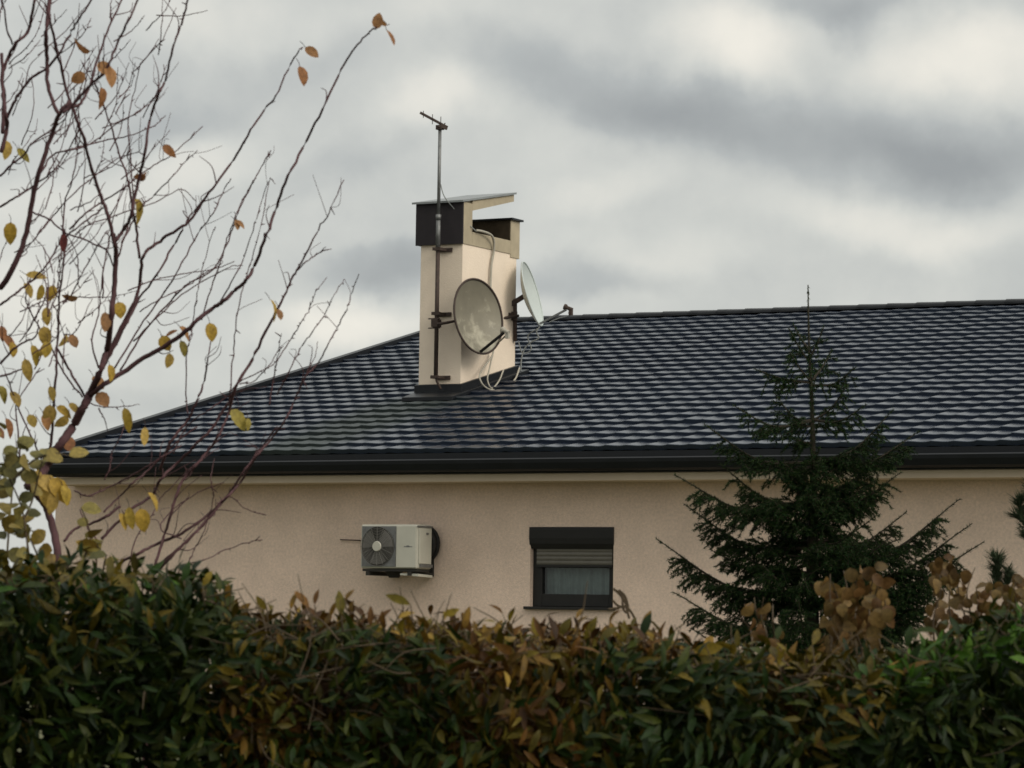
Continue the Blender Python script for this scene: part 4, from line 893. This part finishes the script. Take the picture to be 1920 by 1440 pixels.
def trunk_at(py): return at(1515+min(9, max(0, (py-560)*.05)), py, SY)
# branches seen against the roof and wall: (root height, tip x, tip y)
for py, tx, ty_ in ((640, 1487, 608), (650, 1545, 612), (665, 1478, 600+15), (700, 1415, 692), (705, 1605, 688), (700, 1480, 660), (695, 1560, 655), (770, 1375, 760), (770, 1625, 758), (775, 1450, 735), (770, 1590, 720), (850, 1320, 795), (850, 1675, 768), (850, 1725, 808),
                    (930, 1265, 890), (930, 1690, 885), (930, 1350, 870), (920, 1650, 840), (1010, 1282, 945), (1010, 1700, 960), (1090, 1230, 1010), (1040, 1800, 935), (1070, 1822, 982), (1090, 1846, 1015), (1150, 1262, 1110), (1040, 1330, 1030), (1110, 1310, 1075), (1120, 1760, 1060), (1000, 1690, 1010), (1160, 1350, 1140), (1170, 1750, 1120)):
    branch(trunk_at(py+18), at(tx, ty_, SY + rng.uniform(-.25, .25)), .14 if py > 700 else .05, dens=(.35 if py < 690 else .55 if py < 780 else .7 if py < 900 else 1.0), tipbare=.3)
# and all round
for py in (785, 815, 845, 870, 900, 925, 950, 975, 1000, 1030, 1060, 1090, 1120, 1160, 1200, 1250, 1300):
    R_ = np.interp(py, [700, 760, 850, 950, 1050, 1150, 1300], [.08, .12, .22, .36, .47, .62, .9])
    for k_ in range(3 if py < 860 else 7):
        az = rng.uniform(0, 2*pi); rr = R_*rng.uniform(.6, 1.0)
        if py > 860 and rng.random() < .3: rr *= .6
        p0 = trunk_at(py+15); branch(p0, p0 + np.array([cos(az)*rr, sin(az)*rr, rr*rng.uniform(.15, .5)]), .12, .8)
spr = empty('spruce_tree', base0, 'young dark green spruce with a thin bare leader standing in front of the roof', 'tree')
tb_.build('trunk', M_['bark_spruce'], spr, smooth=True); wb.build('branches', M_['bark_spruce'], spr, smooth=False); nb.build('needles', M_['needle'], spr)

# ------------------------------------------------------------------ small pine tufts near the right edge
nb = MB(); wb = MB()
PC = np.array([(.030, .042, .022)])
PY = 13.0
def tuft(px, py, rad, Y, tall=1.6):
    c_ = at(px, py, Y)
    for i in range(26):
        d = unit(rng.normal(0, .45, 3)+vz); a_ = c_ - vz*rad*Y/F*tall*rng.uniform(0, 1); q = np.array([a_, a_+d*rad*Y/F*.5]); needles(q, 520, rad*Y/F*.9, PC[0], spread=.55)
    return c_
base_p = at(1950, 1130, PY); bg = base_p*[1, 1, 0]; bg[2] = gz(bg[0], bg[1])
wb.tube([bg, (bg+base_p)/2, base_p, at(1950, 1000, PY), at(1935, 930, PY)], [.03, .025, .018, .012, .007], 7)
for (x, y, r_) in ((1912, 940, 26), (1935, 915, 26), (1925, 985, 22), (1870, 1050, 26), (1868, 1080, 24), (1890, 1070, 20), (1950, 1010, 24), (1960, 1060, 26), (1990, 960, 26), (1960, 880, 24)):
    c_ = tuft(x, y, r_, PY); j = at(1950, min(y+70, 1150), PY); wb.tube(spline([j, (j+c_)/2-vz*.02, c_], 4), [.007]*9 if False else np.linspace(.007, .004, 9), 5)
pine = empty('young_pine', bg, 'young pine with bristly grey green tufts at the right edge', 'tree')
wb.build('branches', M_['bark_spruce'], pine, smooth=True); nb.build('needles', M_['needle'], pine)

# ------------------------------------------------------------------ withered climbers hanging behind the hedge
TAN = np.array([(.26, .150, .045), (.22, .12, .036), (.30, .185, .06), (.19, .095, .03), (.25, .16, .05)])*.55
def climber(cols, Y, n, label, seed_, size=(.030, .044), pal=TAN):
    global hb, sb
    hb = MB(); sb = MB(); first = None
    for (xa, xb, ya, yb_) in cols:
        k_ = max(2, int((xb-xa)/22))
        for i in range(k_):
            x = xa + (xb-xa)*(i+.5)/k_; yt = ya + rng.uniform(0, 22); C_ = spline([at(x+rng.normal(0, 5), y, Y+rng.uniform(-.08, .08)) for y in np.linspace(yb_+60, yt, 5)], 4); sb.tube(C_, np.linspace(.004, .0015, len(C_)), 5)
            g0 = C_[0]*[1, 1, 0]; 
            if i % 2 == 0: sb.tube([g0, (g0+C_[0])/2, C_[0]], .005, 5)
            if first is None: first = g0
        m_ = int((xb-xa)*(yb_-ya)/ n)
        px = rng.uniform(xa, xb, m_); py = ya + (yb_+30-ya)*rng.random(m_); Yj = Y + rng.uniform(-.14, .14, m_)
        px += 9*np.sin(py*.06 + xa)
        P = np.array([at(a, b, c) for a, b, c in zip(px, py, Yj)])
        d = unit(rng.normal(0, .42, (m_, 3)) - vz[None]*1.0 + vt*.25); nr = unit(vt[None]*1.0 + rng.normal(0, .5, (m_, 3)) + vz*.2)
        leaves(hb, P, d, nr, rng.uniform(*size, m_), pick(pal, m_)*rng.uniform(.55, 1.15, (m_, 1)), 'oval', .28, .5, 1.15)
    r_ = empty('withered_climber', first, label, 'plant', 'withered climbers behind the hedge')
    hb.build('leaves', M_['leaf_dry'], r_, smooth=True); sb.build('stems', M_['stem'], r_, smooth=True)
climber([(1548, 1572, 1075, 1200), (1572, 1640, 1062, 1210), (1636, 1660, 1085, 1180), (1556, 1600, 1120, 1210)], 8.7, 115, 'tan withered climber hanging in heart shaped leaves right in front of the spruce trunk', 1)
climber([(1745, 1800, 1040, 1195), (1800, 1830, 1060, 1190), (1820, 1900, 1090, 1190), (1890, 1960, 1075, 1170)], 9.0, 105, 'wide tan and brown withered climber right of the spruce below the pine tufts', 2, (.024, .038), TAN*.85)
climber([(1395, 1425, 1115, 1165), (1425, 1460, 1120, 1200)], 8.8, 220, 'small sparse withered climber at the lower left of the spruce', 3)
# dark leafless bramble by the window
sb = MB()
for pts in ([(1150, 1105), (1162, 1112), (1172, 1128), (1176, 1145), (1180, 1160)], [(1150, 1103), (1166, 1120), (1168, 1140), (1175, 1150)], [(1148, 1125), (1158, 1135), (1172, 1140)], [(1140, 1143), (1158, 1140), (1175, 1138), (1190, 1160), (1200, 1200)], [(1176, 1140), (1188, 1155), (1196, 1180)], [(1160, 1106), (1172, 1118), (1178, 1138)]):
    C_ = spline([at(x, y, 8.9) for x, y in pts], 5); sb.tube(C_, .0038, 6)
b0 = at(1190, 1170, 8.9); g0 = b0*[1, 1, 0]; sb.tube([g0, (g0+b0)/2, b0], .006, 6)
tag(sb.build('dead_vine', M_['stem'], smooth=True), 'dark dried vine curling up beside the right corner of the window sill', 'plant')

# ------------------------------------------------------------------ render settings
scene.render.engine = 'CYCLES'
scene.cycles.pixel_filter_type = 'BLACKMAN_HARRIS'; scene.cycles.filter_width = 1.6
